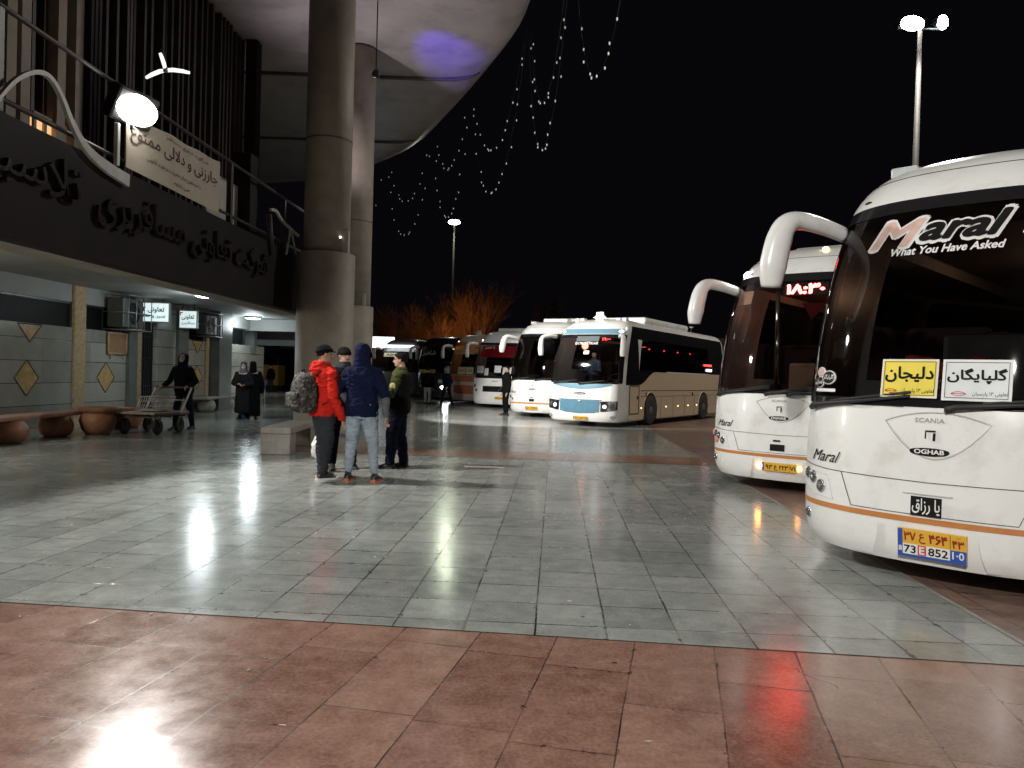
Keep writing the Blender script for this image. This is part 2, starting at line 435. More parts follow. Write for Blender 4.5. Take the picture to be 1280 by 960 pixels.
conc = mat('painted_concrete', (0.36, 0.31, 0.25), 0.6, var=0.12, vscale=2.5, bump=.15, bscale=25, dirt=((0.16, 0.14, 0.12), 1.3, 0.5))
soff = mat('soffit_concrete', (0.30, 0.31, 0.30), 0.6, var=0.15, vscale=1.2)
dark = mat('dark_brown_cladding', (0.014, 0.0105, 0.0105), 0.55, var=0.3, vscale=2, spec=.12)
blackm = mat('black_metal', (0.02, 0.02, 0.022), 0.4, var=0.2)
slatm = mat('dark_slats', (0.055, 0.045, 0.045), 0.4, var=0.3, vscale=3)
glassd = mat('dark_window_glass', (0.004, 0.0045, 0.005), 0.5, var=0.1, spec=.1)
white_m = mat('white_paint', (0.50, 0.50, 0.48), 0.4, var=0.12)
greenm = mat('grey_green_pier', (0.12, 0.135, 0.125), 0.3, var=0.2, vscale=4)

TB = thing('terminal_building', 'long terminal building with marble ground floor and dark lettered fascia above', 'building', (0, 0, 0), -B_ANG)
WX = -11.5
def yl(px): return bl(px, 460, WX).y
def wbox(name, m, *a, bev=0): return MB().box(*a).build(name, m, TB)
wbox('ground_wall', marble, WX - .3, WX, 2, 31, 0, 2.36)
wbox('upper_wall', soff, WX - .3, WX - .02, 2, 31, 2.98, 3.4)
# strip windows between the wall top and ceiling
for y0, y1 in ((12.0, yl(89)), (yl(105), yl(150)), (yl(228), 29.0)):
    w = MB().box(WX - .2, WX - .08, y0, y1, 2.36, 2.98).build('window', glassd, TB)
    fr = MB()
    k = max(2, int((y1 - y0) / 2.2))
    for i in range(k + 1):
        yy = y0 + (y1 - y0) * i / k; fr.box(WX - .085, WX - .03, yy - .03, yy + .03, 2.363, 2.977)
    fr.box(WX - .085, WX - .04, y0 + .03, y1 - .03, 2.93, 2.976)
    fr.build('frame', blackm, w)
# tan pilasters, piers and doorway
for xa, xb, m_ in ((90, 104, tan), (169.5, 174.5, tan), (255.5, 259.5, tan)):
    MB().box(WX - .1, WX + .05, yl(xa), yl(xb), 0, 3.39).build('pilaster', m_, TB)
for xa, xb, d in ((157, 167, .12), (214, 226, .25), (260, 276, .4)):
    MB().bbox(WX - .1, WX + d, yl(xa), yl(xb), 0, 3.39, .02).build('pier', greenm, TB)
MB().bbox(WX - .1, WX + .16, yl(189), yl(213), 0, 3.2, .02).build('pier', marble, TB)
dr = MB().box(WX - .25, WX + .02, yl(175.5), yl(188), 0, 2.7).build('door', glassd, TB)
g = MB()
for i in range(6):
    yy = yl(175.5) + (yl(188) - yl(175.5)) * i / 5; g.box(WX + .022, WX + .05, yy - .02, yy + .02, .02, 2.68)
for zz in (.9, 1.7, 2.3): g.box(WX + .05, WX + .07, yl(175.5), yl(188), zz - .02, zz + .02)
g.build('grille', blackm, dr)
def diamond(px, zc, hz, hy, half=False):
    yc = yl(px)
    poly = [(yc, zc - hz), (yc + hy, zc), (yc - hy, zc)] if half else [(yc, zc - hz), (yc + hy, zc), (yc, zc + hz), (yc - hy, zc)]
    MB().prism(poly, WX - .02, WX + .006, lambda a, b, d: (d, a, b)).build('diamond_inlay', tan2, TB)
    ob = MB()
    n = len(poly)
    for i in range(n):
        p, q = poly[i], poly[(i + 1) % n]
        ob.tube([(WX + .008, *p), (WX + .008, *q)], .012, 4)
    ob.build('inlay_outline', blackm, TB)
for px in (33, 132, 246): diamond(px, 1.14, .40, .40)
for px in (36, 246): diamond(px, 2.34, .40, .40, True)
# far recess, end wall, ceiling, beams
wbox('recess_wall', dark, -20.3, -20, 31, 64, 0, 3.4)
wbox('return_wall', soff, -20, WX - .302, 30.7, 31, 0, 3.398)
wbox('end_wall', soff, -20, -15.2, 64, 64.3, 0, 3.398)
cm = MB().box(-12, -5.96, 1, 23.5, 3.4, 3.7); cm.box(-20.3, -9.6, 23.5, 42, 3.4, 3.7); cm.box(-20.3, -15, 42, 64.3, 3.4, 3.7)
cm.build('ceiling', soff, TB)
FX = -5.95
MB().box(FX - .25, FX, 1, 19.3, 2.86, 4.2).build('fascia', dark, TB)
MB().box(FX - .75, FX - .252, 1, 19.3, 2.86, 3.398).build('edge_beam', conc, TB)
for yy, xr in ((29.5, -9.62), (38, -9.62), (48, -15.02), (57, -15.02)):
    MB().box(-19.9, xr, yy, yy + .6, 2.95, 3.398).build('cross_beam', soff, TB)
for xx, yy in ((-10.0, 41.5), (-15.3, 56)):
    MB().lathe([(.3, 0), (.3, 3.39)], (xx, yy, 0), 20).build('pillar', conc, TB)
MB().box(-9.6, FX - .252, 1, 23.4, 4.0, 4.18).build('balcony_floor', conc, TB)
MB().box(-9.9, -9.6, -4, 23.4, 4.18, 11.5).build('upper_facade', dark, TB)
sl = MB(); y = 1.0
rnd = random.Random(3)
while y < 23.4:
    d = rnd.choice((.16, .16, .22, .10)); sl.box(-9.6, -9.6 + d, y, y + .09, 4.2, 11.48); y += rnd.choice((.24, .24, .3))
sl.build('slat_screen', slatm, TB)
for px in (15, 33, 78, 100):
    yy = bl(px, 60, -9.2).y; MB().box(-9.45, -9.2, yy - .12, yy + .12, 4.2, 11.48).build('mullion', conc, TB)
MB().bbox(-9.35, -9.0, 23.1, 23.5, 4.2, 11.48, .02).build('mullion', dark, TB)
# lit window on the upper floor
p0, p1 = bl(41, 168, -9.3), bl(79, 168, -9.3); zt = bl(41, 145, -9.3).z; zb = bl(41, 178, -9.3).z
lw = MB().box(-9.36, -9.3, p0.y, p1.y, zb, zt).build('lit_window', emis('warm_window', (1.0, 0.55, 0.25), 0.8), TB)
fr = MB()
for i in range(4):
    yy = p0.y + (p1.y - p0.y) * i / 3; fr.box(-9.3, -9.26, yy - .04, yy + .04, zb, zt)
fr.box(-9.3, -9.26, p0.y - .04, p1.y + .04, zt, zt + .1); fr.build('frame', conc, lw)
# raised lettering on the fascia
letter_m = mat('bronze_letters', (0.030, 0.023, 0.022), 0.25, metal=0.3, var=0.2)
yA, yB = bl(332, 300, FX).y, bl(116, 290, FX).y
def fas(a, b, d): return (FX + .04 + d, a, 3.60 + b)
# read from the plaza: text runs from far (right) to near (left)
text_mb(shape('شرکت تعاونی مسافربری'), fas, w=yA - yB, h=.60, depth=.05, bold=.0, center=((yA + yB) / 2, .02)).build('lettering', letter_m, TB)
yC, yD = bl(92, 240, FX).y, bl(60, 240, FX).y
text_mb(shape('تلا'), fas, w=yC - yD + .15, h=.5, depth=.06, bold=.012, center=((yC + yD) / 2, .12)).build('lettering', letter_m, TB)
yC, yD = bl(52, 240, FX).y, bl(-20, 240, FX).y
text_mb(shape('سبا'), fas, w=yC - yD, h=.5, depth=.06, bold=.012, center=((yC + yD) / 2, .1)).build('lettering', letter_m, TB)
dm = MB()
for i, (a, b) in enumerate(((0, .62), (0, .42), (0, .22))):
    dm.box(FX, FX + .02, 18.2, 18.9, 3.0 + b, 3.08 + b)
dm.build('louvre', blackm, TB)

# ------------------------------------------------------------------ balcony rail, ribbon, banner
RX = FX - .06
railm = mat('grey_rail', (0.06, 0.052, 0.05), 0.4, metal=0.3, var=0.2)
BR = thing('balcony_railing', 'grey metal handrail on posts along the balcony over the fascia', 'railing', (0, 0, 0), -B_ANG)
MB().tube([(RX, 1, 5.36), (RX, 10, 5.36), (RX, 20.6, 5.36)], .03, 8).build('handrail', railm, BR)
MB().tube([(RX, 1, 4.36), (RX, 20.6, 4.36)], .03, 6).build('bottom_rail', railm, BR)
for yy in (2, 4, 6, 8.1, 11.1, 14.25, 17.2, 20.4):
    MB().bbox(RX - .05, RX + .05, yy - .05, yy + .05, 4.2, 5.33, .012).build('post', railm, BR)
MB().bbox(RX - .5, RX - .1, 15.5, 15.9, 4.2, 5.9, .02).build('corner_post', dark, BR)
MB().bbox(RX - .42, RX - .36, 14.0, 16.2, 4.2, 5.2, .01).build('white_panel', white_m, BR)

def ribbon(name, label, pts_px, ws, parent_rz=True):
    o = thing(name, label, 'ornament', (0, 0, 0), -B_ANG, 'white curved bands along the balcony')
    P = [bl(x, y, RX + .12) for x, y in pts_px]
    # resample smooth
    Q = []; W = []
    for i in range(len(P) - 1):
        p0 = P[max(i - 1, 0)]; p1 = P[i]; p2 = P[i + 1]; p3 = P[min(i + 2, len(P) - 1)]
        for k in range(6):
            t = k / 6
            Q.append(0.5 * ((2 * p1) + (p2 - p0) * t + (2 * p0 - 5 * p1 + 4 * p2 - p3) * t * t + (3 * p1 - p0 - 3 * p2 + p3) * t ** 3))
            W.append(ws[i] + (ws[i + 1] - ws[i]) * t)
    Q.append(P[-1]); W.append(ws[-1])
    rings = []
    for i, q in enumerate(Q):
        d = (Q[min(i + 1, len(Q) - 1)] - Q[max(i - 1, 0)]); d.x = 0; d.normalize()
        nrm = Vector((0, -d.z, d.y)); w = W[i] / 2
        rings.append([q + nrm * w + Vector((.025, 0, 0)), q - nrm * w + Vector((.025, 0, 0)), q - nrm * w - Vector((.025, 0, 0)), q + nrm * w - Vector((.025, 0, 0))])
    MB().loft(rings, True, False).build('band', white_m, o)
    return o
o = ribbon('curved_band', 'long white band curling over the balcony rail left of the banner', [(-30, 165), (0, 120), (22, 98), (45, 90), (62, 97), (76, 120), (90, 155), (108, 186), (132, 208), (160, 226)], [.04, .04, .045, .05, .055, .06, .08, .11, .15, .17])
yy = bl(150, 205, RX + .12).y
MB().bbox(RX + .04, RX + .10, yy - .035, yy + .035, 4.22, 4.8, .01).build('post', white_m, o)
o = ribbon('curved_band', 'short white curved band on the balcony end beside the round column', [(338, 262), (345, 264), (352, 275), (362, 285), (373, 295)], [.06, .06, .05, .05, .05])
MB().tube([bl(358, 318, RX + .1), bl(363, 284, RX + .1)], .025, 6).build('strut', white_m, o)
MB().tube([bl(370, 318, RX + .1), bl(363, 284, RX + .1)], .025, 6).build('strut', white_m, o)
MB().tube([bl(336, 268, RX + .1), bl(340, 318, RX + .1)], .06, 6).build('strut', railm, o)

clothm = mat('banner_cloth', (0.52, 0.46, 0.38), 0.8, var=0.08, vscale=3)
inkm = mat('banner_ink', (0.10, 0.07, 0.055), 0.8, var=0)
bny0, bny1 = bl(157, 200, RX + .12).y, bl(273, 245, RX + .12).y
BN = thing('banner', 'cream cloth banner with brown handwritten lines tied to the balcony rail', 'banner', (0, 0, 0), -B_ANG)
def bnf(a, b, d):      # a along y, b height
    return (RX + .13 + .03 * math.sin(a * 3.1) * (1 - abs(b - .5) * .3) + d, a, b)
zb0, zt0 = 4.24, 5.06
P = [[bnf(bny0 + (bny1 - bny0) * j / 24, zb0 + (zt0 - .06 + .006 * j + .012 * math.sin(j * .8) - zb0) * i / 6, 0) for j in range(25)] for i in range(7)]
P2 = [[(p[0] - .006, p[1], p[2]) for p in r] for r in P]
MB().grid(P).grid(P2, True).build('cloth', clothm, BN)
bl_ = bny1 - bny0; bc = (bny0 + bny1) / 2
def bnt(s, w, h, cy_, cx=0, bold=.01):
    text_mb(shape(s), lambda a, b, d: bnf(a, b, .008 + d), w=w, h=h, center=(bc + cx, cy_), bold=bold).build('lettering', inkm, BN)
bnt('هرگونه تبلیغ مسافر', bl_ * .5, .085, 4.98, .3, .0)
bnt('جارزنی و دلالی ممنوع', bl_ * .93, .28, 4.75, 0, .012)
bnt('با متخلفین برابر مقررات برخورد قانونی', bl_ * .58, .09, 4.51, -.1, .0)
bnt('می شود', bl_ * .18, .08, 4.36, .1, .0)

# ------------------------------------------------------------------ the floodlight on the rail
lamp_white = emis('flood_lens', (1.0, 0.98, 0.93), 14)
def flood(label, y, aim, power, visible=True, size=(.42, .22), spot=128):
    p = Vector(y) if isinstance(y, tuple) else bw((RX + .1, y, 5.45))
    o = thing('floodlight', label, 'floodlight', p, 0, 'floodlights on the balcony rail')
    d = (Vector(aim) - p).normalized()
    q = d.to_track_quat('-Y', 'Z').to_matrix().to_4x4()
    MB().bbox(-size[0], size[0], -.10, .10, -size[1], size[1], .04, q).build('housing', blackm, o)
    ln = MB(); ring = [q @ Vector((size[0] * .92 * math.cos(2 * math.pi * k / 24), -.104, size[1] * .88 * math.sin(2 * math.pi * k / 24))) for k in range(24)]
    ring2 = [q @ Vector((size[0] * .8 * math.cos(2 * math.pi * k / 24), -.20, size[1] * .8 * math.sin(2 * math.pi * k / 24))) for k in range(24)]
    ring3 = [q @ Vector((size[0] * .4 * math.cos(2 * math.pi * k / 24), -.26, size[1] * .4 * math.sin(2 * math.pi * k / 24))) for k in range(24)]
    ln.loft([ring, ring2, ring3], True); ln.build('lens', lamp_white, o)
    MB().tube([(0, 0, -.16), (0, 0, -.3)], .03, 6).build('bracket', blackm, o)
    l = light('flood_lamp', 'SPOT', q @ Vector((0, -.32, 0)), power, (1.0, 0.97, 0.92), .18, None, R(spot), .25)
    l.parent = o; l.rotation_euler = d.to_track_quat('-Z', 'Y').to_euler()
    return o
flood('blinding white floodlight on the balcony rail above the cream banner', tuple(bw(bl(164, 134, RX + .12))), (4.0, 7.5, 0.0), 1600, size=(.36, .24), spot=122)
flood('white floodlight under the canopy behind the photographer', (-4.0, -7.5, 7.5), (4.6, 8.0, 1.0), 6800, spot=62)
flood('added white floodlight, unseen behind the thick column', (-4.78, 19.45, 6.0), (1.9, 27.5, 1.0), 5600, spot=58)  # hidden lamp added to brighten the distant coach fronts

# three-armed lamp hung over the balcony
fp = atd(207, 88, 12.5)
FN = thing('pendant_lamp', 'white three-armed lamp hanging over the balcony beside the slats', 'lamp', fp)
MB().tube([(0, 0, .05), (0, 0, 11.5 - fp.z)], .008, 6).build('cord', blackm, FN)
MB().lathe([(.0, -.04), (.035, -.03), (.04, 0), (.03, .05), (0, .06)], (0, 0, 0), 16).build('hub', white_m, FN)
armm = emis('tube_glow', (1.0, 1.0, .97), .95)
for px, py in ((183, 97), (200, 66), (237, 91)):
    tip = atd(px, py, 12.5 + (0.25 if px != 200 else -.1)) - fp
    MB().tube([(0, 0, 0), tip * .3 + Vector((0, 0, .02)), tip * .7 + Vector((0, 0, .016)), tip], [.028, .034, .032, .024], 8).build('arm', armm, FN)

# ------------------------------------------------------------------ canopy roof and columns
shell = mat('canopy_metal', (0.42, 0.38, 0.37), 0.38, metal=0.15, var=0.18, vscale=0.7, bump=.12, bscale=6, dirt=((0.14, 0.12, 0.11), 1.1, .45))
seam = mat('seam_metal', (0.10, 0.085, 0.08), 0.5, var=0.2)
edge = [(2.3, -16), (2.25, 0), (2.15, 6), (1.9, 11), (1.5, 15.6), (1.0, 18), (.5, 20.4), (0, 23.4), (-1.1, 26.8), (-2.6, 30.8), (-4.6, 35.4), (-7.7, 39.5), (-11, 42), (-16, 43.5)]
E_ = []
for i in range(len(edge) - 1):
    p0, p1, p2, p3 = [Vector((*edge[min(max(j, 0), len(edge) - 1)], 0)) for j in (i - 1, i, i + 1, i + 2)]
    for k in range(4):
        t = k / 4
        E_.append(0.5 * ((2 * p1) + (p2 - p0) * t + (2 * p0 - 5 * p1 + 4 * p2 - p3) * t * t + (3 * p1 - p0 - 3 * p2 + p3) * t ** 3))
E_.append(Vector((*edge[-1], 0)))
def inn(i, d):
    a = E_[max(i - 1, 0)]; b = E_[min(i + 1, len(E_) - 1)]; t = (b - a).normalized(); return E_[i] + Vector((-t.y, t.x, 0)) * d
CZ = 11.5
G = []
for i, e in enumerate(E_):
    q = inn(i, 1.8); row = [Vector((-20, min(q.y, 40), CZ)), Vector(((-20 + q.x) / 2, min(q.y, 40) * .5 + q.y * .5, CZ)), Vector((q.x, q.y, CZ))]
    for d, z in ((1.2, .04), (.7, .14), (.3, .34), (.08, .6), (0, .9), (.1, 1.15), (.5, 1.3), (1.8, 1.4)):
        p = inn(i, d); row.append(Vector((p.x, p.y, CZ + z)))
    row.append(Vector((-20, min(q.y, 40), CZ + 1.6)))
    G.append(row)
CR = thing('canopy_roof', 'huge pale curved canopy roof sweeping over the terminal forecourt', 'canopy', (0, 0, 0))
MB().grid(G).build('roof_shell', shell, CR)
def edge_x(y, d):
    best = None
    for i in range(len(E_)):
        p = inn(i, d)
        if best is None or abs(p.y - y) < best[0]: best = (abs(p.y - y), p.x, i)
    return best
for ys in (4.5, 11.5, 18.8, 26.2, 33.5):
    _, x0, i0 = edge_x(ys, 1.8)
    pts = [(-15, ys - .3, CZ - .03), (x0, ys, CZ - .03)]
    for d, z in ((1.2, .02), (.7, .12), (.35, .30)):
        _, x, _i = edge_x(ys + (1.8 - d) * .05, d); pts.append((x + .02, ys + .02, CZ + z - .03))
    MB().tube(pts, [(.10, .06)] * len(pts), 8).build('seam_rib', seam, CR)
MB().tube([(-7.4, -10, CZ - .012), (-7.4, 20, CZ - .012)], [(.03, .02)] * 2, 6).build('panel_joint', seam, CR)

def column(label, x, y, r, jr, jh):
    o = thing('column', label, 'column', (x, y, 0))
    n = 40
    MB().lathe([(r, jh + .005), (r, CZ - .05)], (0, 0, 0), n).build('shaft', conc, o)
    MB().lathe([(jr + .03, 0), (jr + .03, .12), (jr, .14), (jr, jh - .02), (jr - .02, jh)], (0, 0, 0), n).build('base_jacket', conc, o)
    MB().lathe([(r + .01, jh + 2.6), (r + .01, jh + 2.63)], (0, 0, 0), n, True).build('joint_ring', seam, o)
    return o
c1 = column('thick round concrete column nearest the group of men', -4.42, 18.0, .53, .66, 4.2)
c2 = column('slimmer round concrete column standing behind the thick one', -5.0, 24.0, .50, .60, 3.5)
# lamp boxes fixed to the columns
lampbox = mat('cream_metal', (0.5, 0.46, 0.38), 0.5)
def colbox(px0, py0, px1, py1, dist, label, led=True):
    p = atd((px0 + px1) / 2, (py0 + py1) / 2, dist); w = (px1 - px0) * dist / 960; h = (py1 - py0) * dist / 960
    o = thing('junction_box', label, 'box', p)
    MB().bbox(-w / 2, w / 2, -.08, .12, -h / 2, h / 2, .02).build('case', lampbox, o)
    if led: MB().ell((-w * .8, -.1, h * .25), .04, .03, .03, 8, 6).build('led', emis('led_white', (1, .95, .9), 4), o)
    return o
colbox(428, 288, 436, 327, 17.75, 'tall cream box with a tiny lamp on the thick column')
colbox(452, 367, 457, 390, 23.7, 'small cream box on the outer side of the slimmer column', False)
# blue effect lamp throwing a patch on the canopy
bp = atd(470, 92, 19.0)
BLP = thing('spotlight', 'small dark spotlight hanging from the canopy rib', 'spotlight', bp)
MB().tube([(0, 0, .1), (0, 0, CZ - bp.z)], .015, 6).build('rod', blackm, BLP)
MB().lathe([(0, .1), (.07, .09), (.1, 0), (.1, -.1), (0, -.11)], (0, 0, 0), 14).build('housing', blackm, BLP)
tgt = Vector((-2.25, 24.3, CZ))
l = light('blue_lamp', 'SPOT', bp + Vector((.05, .05, -.35)), 2600, (0.10, 0.05, 1.0), .05, tgt, R(25), 1.0)
light('added_canopy_uplight', 'SPOT', (-5.9, 21.4, 5.9), 620, (.95, .84, .92), .12, (-2.4, 21.5, CZ), R(120), .9)  # added lamp without a fixture, brightens the canopy underside

# string lights under the canopy edge
bulbm = emis('fairy_bulb', (0.85, 0.9, 0.78), 0.24)
wirem = mat('thin_wire', (0.03, 0.03, 0.03), .6, var=0)
def edge_at(y):
    for i in range(len(E_) - 1):
        if E_[i].y <= y <= E_[i + 1].y:
            t = (y - E_[i].y) / max(1e-6, E_[i + 1].y - E_[i].y); return E_[i].lerp(E_[i + 1], t)
    return E_[-1]
SPOTS = [(12.6, 18.4, 4.6, 14), (18.4, 23.6, 4.5, 15), (18.6, 23.4, 3.2, 12), (23.6, 29.6, 4.4, 15), (23.8, 29.4, 2.9, 12), (29.6, 34.4, 4.2, 13), (29.8, 34.2, 2.2, 10), (34.4, 38.6, 4.2, 12), (34.6, 38.4, 2.6, 10), (38.6, 41.6, 4.0, 10)]
SL = ['string of pale bulbs nearest the camera hanging from the canopy edge', 'second nearest deep string of pale bulbs under the canopy edge', 'shallower string inside the second nearest deep one',
      'third nearest deep string of bulbs, right of the mast lamp', 'shallower string inside the third nearest deep one', 'fourth nearest deep string, just around the mast lamp', 'shallow string inside the fourth deep one',
      'fifth deep string, between the mast lamp and column', 'shallow string inside the fifth deep one', 'farthest string of bulbs, close beside the slimmer column']
for (ya, yb, sag, n), lab in zip(SPOTS, SL):
    A, B = edge_at(ya), edge_at(yb); A.z = B.z = CZ + .75
    o = thing('string_light', lab, 'string lights', A, 0, 'strings of bulbs under the canopy edge')
    pts = []
    for k in range(25):
        t = k / 24; p = A.lerp(B, t) - A; p.z -= sag * (1 - abs(2 * t - 1) ** 2.2); pts.append(p + Vector((.25, 0, 0)))
    MB().tube(pts, .0025, 4).build('wire', wirem, o)
    rj = random.Random(len(lab)); nn_ = int(n * 1.25)
    for k in range(1, nn_):
        t = k / nn_ + rj.uniform(-.02, .02); p = A.lerp(B, t) - A; p.z -= sag * (1 - abs(2 * t - 1) ** 2.2) + .05; p.x += .25 + rj.choice((-.05, .06)) * rj.random()
        MB().ell(p, .017, .017, .038, 6, 5).build('bulb', bulbm, o)

# ------------------------------------------------------------------ corridor fittings
ceil_m = emis('ceiling_lamp_glow', (0.90, 0.98, 1.0), 7)
for px, py, lab, pw in ((316, 397, 'round lit ceiling lamp under the second cross beam', 65), (309, 419, 'smaller far round ceiling lamp above the corridor people', 85), (258, 369, 'round ceiling lamp hidden behind the edge beam', 65)):
    p = at(px, py, 3.36)
    o = thing('ceiling_lamp', lab, 'lamp', p, 0, 'round lamps on the corridor ceiling')
    MB().lathe([(.30, .05), (.32, 0), (.30, -.03)], (0, 0, 0), 24).build('rim', white_m, o)
    MB().lathe([(.28, -.031), (.2, -.06), (.0, -.07)], (0, 0, 0), 24, True).build('diffuser', ceil_m, o)
    light('ceiling_glow', 'POINT', p + Vector((0, 0, -.3)), pw, (0.86, 0.97, 1.0), .28)
for yy_, lab in ((10.2, 'added round ceiling lamp, out of view above the long bench'),):  # extra lamp outside the frame, added to light the near wall
    p = bw((-10.4, yy_, 3.36)); o = thing('ceiling_lamp', lab, 'lamp', p, 0, 'round lamps on the corridor ceiling')
    MB().lathe([(.30, .05), (.32, 0), (.30, -.03)], (0, 0, 0), 24).build('rim', white_m, o); MB().lathe([(.28, -.031), (.2, -.06), (.0, -.07)], (0, 0, 0), 24, True).build('diffuser', ceil_m, o)
    light('ceiling_glow', 'POINT', p + Vector((0, 0, -.4)), 260, (1.0, .95, .84), .3)
for sx, sz, lab, x0, x1, y0_, y1_, dist, txt in (
        (0, 0, 'wider white light box sign hung from the corridor ceiling beside the air conditioner', 172, 212, 378, 403, 23.2, ('تعاونی ۱۲', 'سیر و سفر')),
        (0, 0, 'smaller white light box sign hung farther down the corridor', 225, 247, 388, 411, 26.3, ('تعاونی', 'مسافربری'))):
    dist = bw(bl(x1 + 3, 395, WX + .1)).y - (1.5 if x0 < 200 else 1.8); p = atd((x0 + x1) / 2, (y0_ + y1_) / 2, dist); w = (x1 - x0) * dist / 960; h = (y1_ - y0_) * dist / 960
    o = thing('light_box_sign', lab, 'sign', p, R(8), 'light box signs in the corridor')
    MB().bbox(-w / 2, w / 2, -.08, .08, -h / 2, h / 2, .012).build('case', mat('sign_grey', (.3, .32, .32), .5), o)
    MB().box(-w / 2 + .03, w / 2 - .03, -.086, -.082, -h / 2 + .03, h / 2 - .03).build('face', emis('sign_glow', (.80, .95, .95), .62), o)
    text_mb(shape(txt[0]), lambda a, b, d: (a, -.092 - d, b), w=w * .68, h=h * .30, center=(0, h * .12), bold=.03).build('lettering', mat('sign_ink', (.02, .05, .12), .6, var=0), o)
    text_mb(shape(txt[1]), lambda a, b, d: (a, -.092 - d, b), w=w * .75, h=h * .22, center=(0, -h * .2), bold=.02).build('lettering', mat('sign_blue', (.03, .25, .45), .6, var=0), o)
    text_mb('۳', lambda a, b, d: (a, -.092 - d, b), h=h * .2, center=(-w * .36, h * .3), bold=.03).build('number', mat('sign_red', (.5, .03, .03), .6, var=0), o)
    MB().tube([(-w * .3, 0, h / 2), (-w * .3, 0, 3.4 - p.z)], .012, 6).tube([(w * .3, 0, h / 2), (w * .3, 0, 3.4 - p.z)], .012, 6).build('hanger', blackm, o)

def aircon(label, ypos, zc, s=1.0):
    p = bw((WX, ypos, zc))
    o = thing('air_conditioner', label, 'air conditioner', p, -B_ANG, 'caged air conditioners on the wall')
    MB().bbox(.05, .5 * s, -.5 * s, .5 * s, -.38 * s, .38 * s, .03).build('case', mat('ac_case', (.07, .072, .07), .5, dirt=((.1, .1, .1), 3, .7)), o)
    mb = MB()
    for rr in (.28, .2, .12):
        mb.tube([(.505 * s, rr * s * math.cos(a * math.pi / 12), rr * s * math.sin(a * math.pi / 12)) for a in range(25)], .012, 5)
    mb.build('fan_guard', blackm, o)
    MB().lathe([(0, .0), (.27 * s, 0), (.27 * s, .004), (0, .006)], m=Matrix.Translation((.498 * s, 0, 0)) @ Matrix.Rotation(R(90), 4, 'Y')).build('fan', blackm, o)
    cg = MB()
    for yy in (-.58, -.2, .2, .58):
        cg.tube([(.0, yy * s, -.45 * s), (.68 * s, yy * s, -.45 * s), (.68 * s, yy * s, .45 * s), (0, yy * s, .45 * s)], .016, 5)
    for zz in (-.45, 0, .45): cg.tube([(0, -.58 * s, zz * s), (.68 * s, -.58 * s, zz * s), (.68 * s, .58 * s, zz * s), (0, .58 * s, zz * s)], .016, 5)
    cg.build('cage', mat('cage_metal', (.25, .25, .25), .4, metal=.5), o)
    return o
aircon('nearer caged air conditioner unit under the ceiling, left of the wide sign', yl(143), 2.86, 1.0)
aircon('farther caged air conditioner unit beyond the smaller sign', yl(248), 2.88, .85)
p = bw((WX, yl(144), 2.05))
o = thing('notice_board', 'small wood framed board on the marble wall under the air conditioner', 'board', p, -B_ANG)
MB().bbox(.01, .05, -.42, .42, -.25, .25, .01).build('panel', mat('board_brown', (.30, .17, .09), .5), o)
mb = MB()
for a in (((-.44, -.27), (.44, -.27)), ((-.44, .27), (.44, .27)), ((-.44, -.27), (-.44, .27)), ((.44, -.27), (.44, .27))): mb.tube([(.05, *a[0]), (.05, *a[1])], .025, 6)
mb.tube([(.05, -.3, -.27), (.05, -.3, -.42)], .02, 5).tube([(.05, .3, -.27), (.05, .3, -.42)], .02, 5)
mb.build('frame', mat('pale_wood', (.42, .3, .18), .5), o)

# ------------------------------------------------------------------ benches and planters
claym = mat('terracotta', (0.30, 0.13, 0.065), 0.55, var=0.25, vscale=5, bump=.2, bscale=30, dirt=((.10, .05, .03), 3, .6))
slabm = mat('bench_slab', (0.36, 0.19, 0.13), 0.4, var=0.2, vscale=6)
greyslab = mat('bench_grey', (0.30, 0.29, 0.26), 0.5, var=0.2, vscale=6, dirt=((.12, .11, .1), 4, .5))
def ball_leg(r, h): return [(r * .55, 0), (r * .8, h * .08), (r * .98, h * .35), (r, h * .5), (r * .95, h * .68), (r * .78, h * .9), (r * .7, h)]
def pot_bench(label, a, b, legs, m1, m2, w=.5):
    a, b = Vector(a), Vector(b); L = (b - a).length; ang = math.atan2(b.y - a.y, b.x - a.x)
    o = thing('bench', label, 'bench', a, ang, 'benches on rounded pot legs')
    MB().bbox(-.1, L + .1, -w / 2, w / 2, .42, .50, .02).build('seat', m1, o)
    for t, s in legs: MB().lathe(ball_leg(.33 * s, .42), (L * t, 0, 0), 28).build('leg', m2, o)
    return o
pot_bench('long terracotta bench at the left edge before the marble wall', (-9.2, 12.6, 0), (-9.25, 18.0, 0), ((.26, 1.15), (.55, 1), (.86, .9)), slabm, claym)
pot_bench('grey stone bench with rounded legs beyond the cart pusher', at(250, 516, 0), at(277, 511, 0) + Vector((0, 2.2, 0)), ((.12, .9), (.55, .9), (.92, .8)), greyslab, greyslab)
def planter(label, p, s, h):
    o = thing('planter', label, 'planter', p, 0, 'terracotta planters along the wall')
    MB().lathe([(.26 * s, 0), (.36 * s, h * .2), (.42 * s, h * .5), (.37 * s, h * .74), (.33 * s, h * .8), (.42 * s, h * .84), (.44 * s, h), (.39 * s, h), (.36 * s, h * .9), (0, h * .88)], (0, 0, 0), 30).build('pot', claym, o)
    MB().lathe([(.0, h * .885), (.365 * s, h * .895), (.36 * s, h * .86)], (0, 0, 0), 20).build('soil', mat('soil', (.05, .035, .025), .9), o)
planter('squat terracotta planter with a wide rim at the end of the long bench', at(122, 543), .86, .58)
planter('dark bowl planter half hidden behind the luggage cart', at(158, 535), .9, .48)

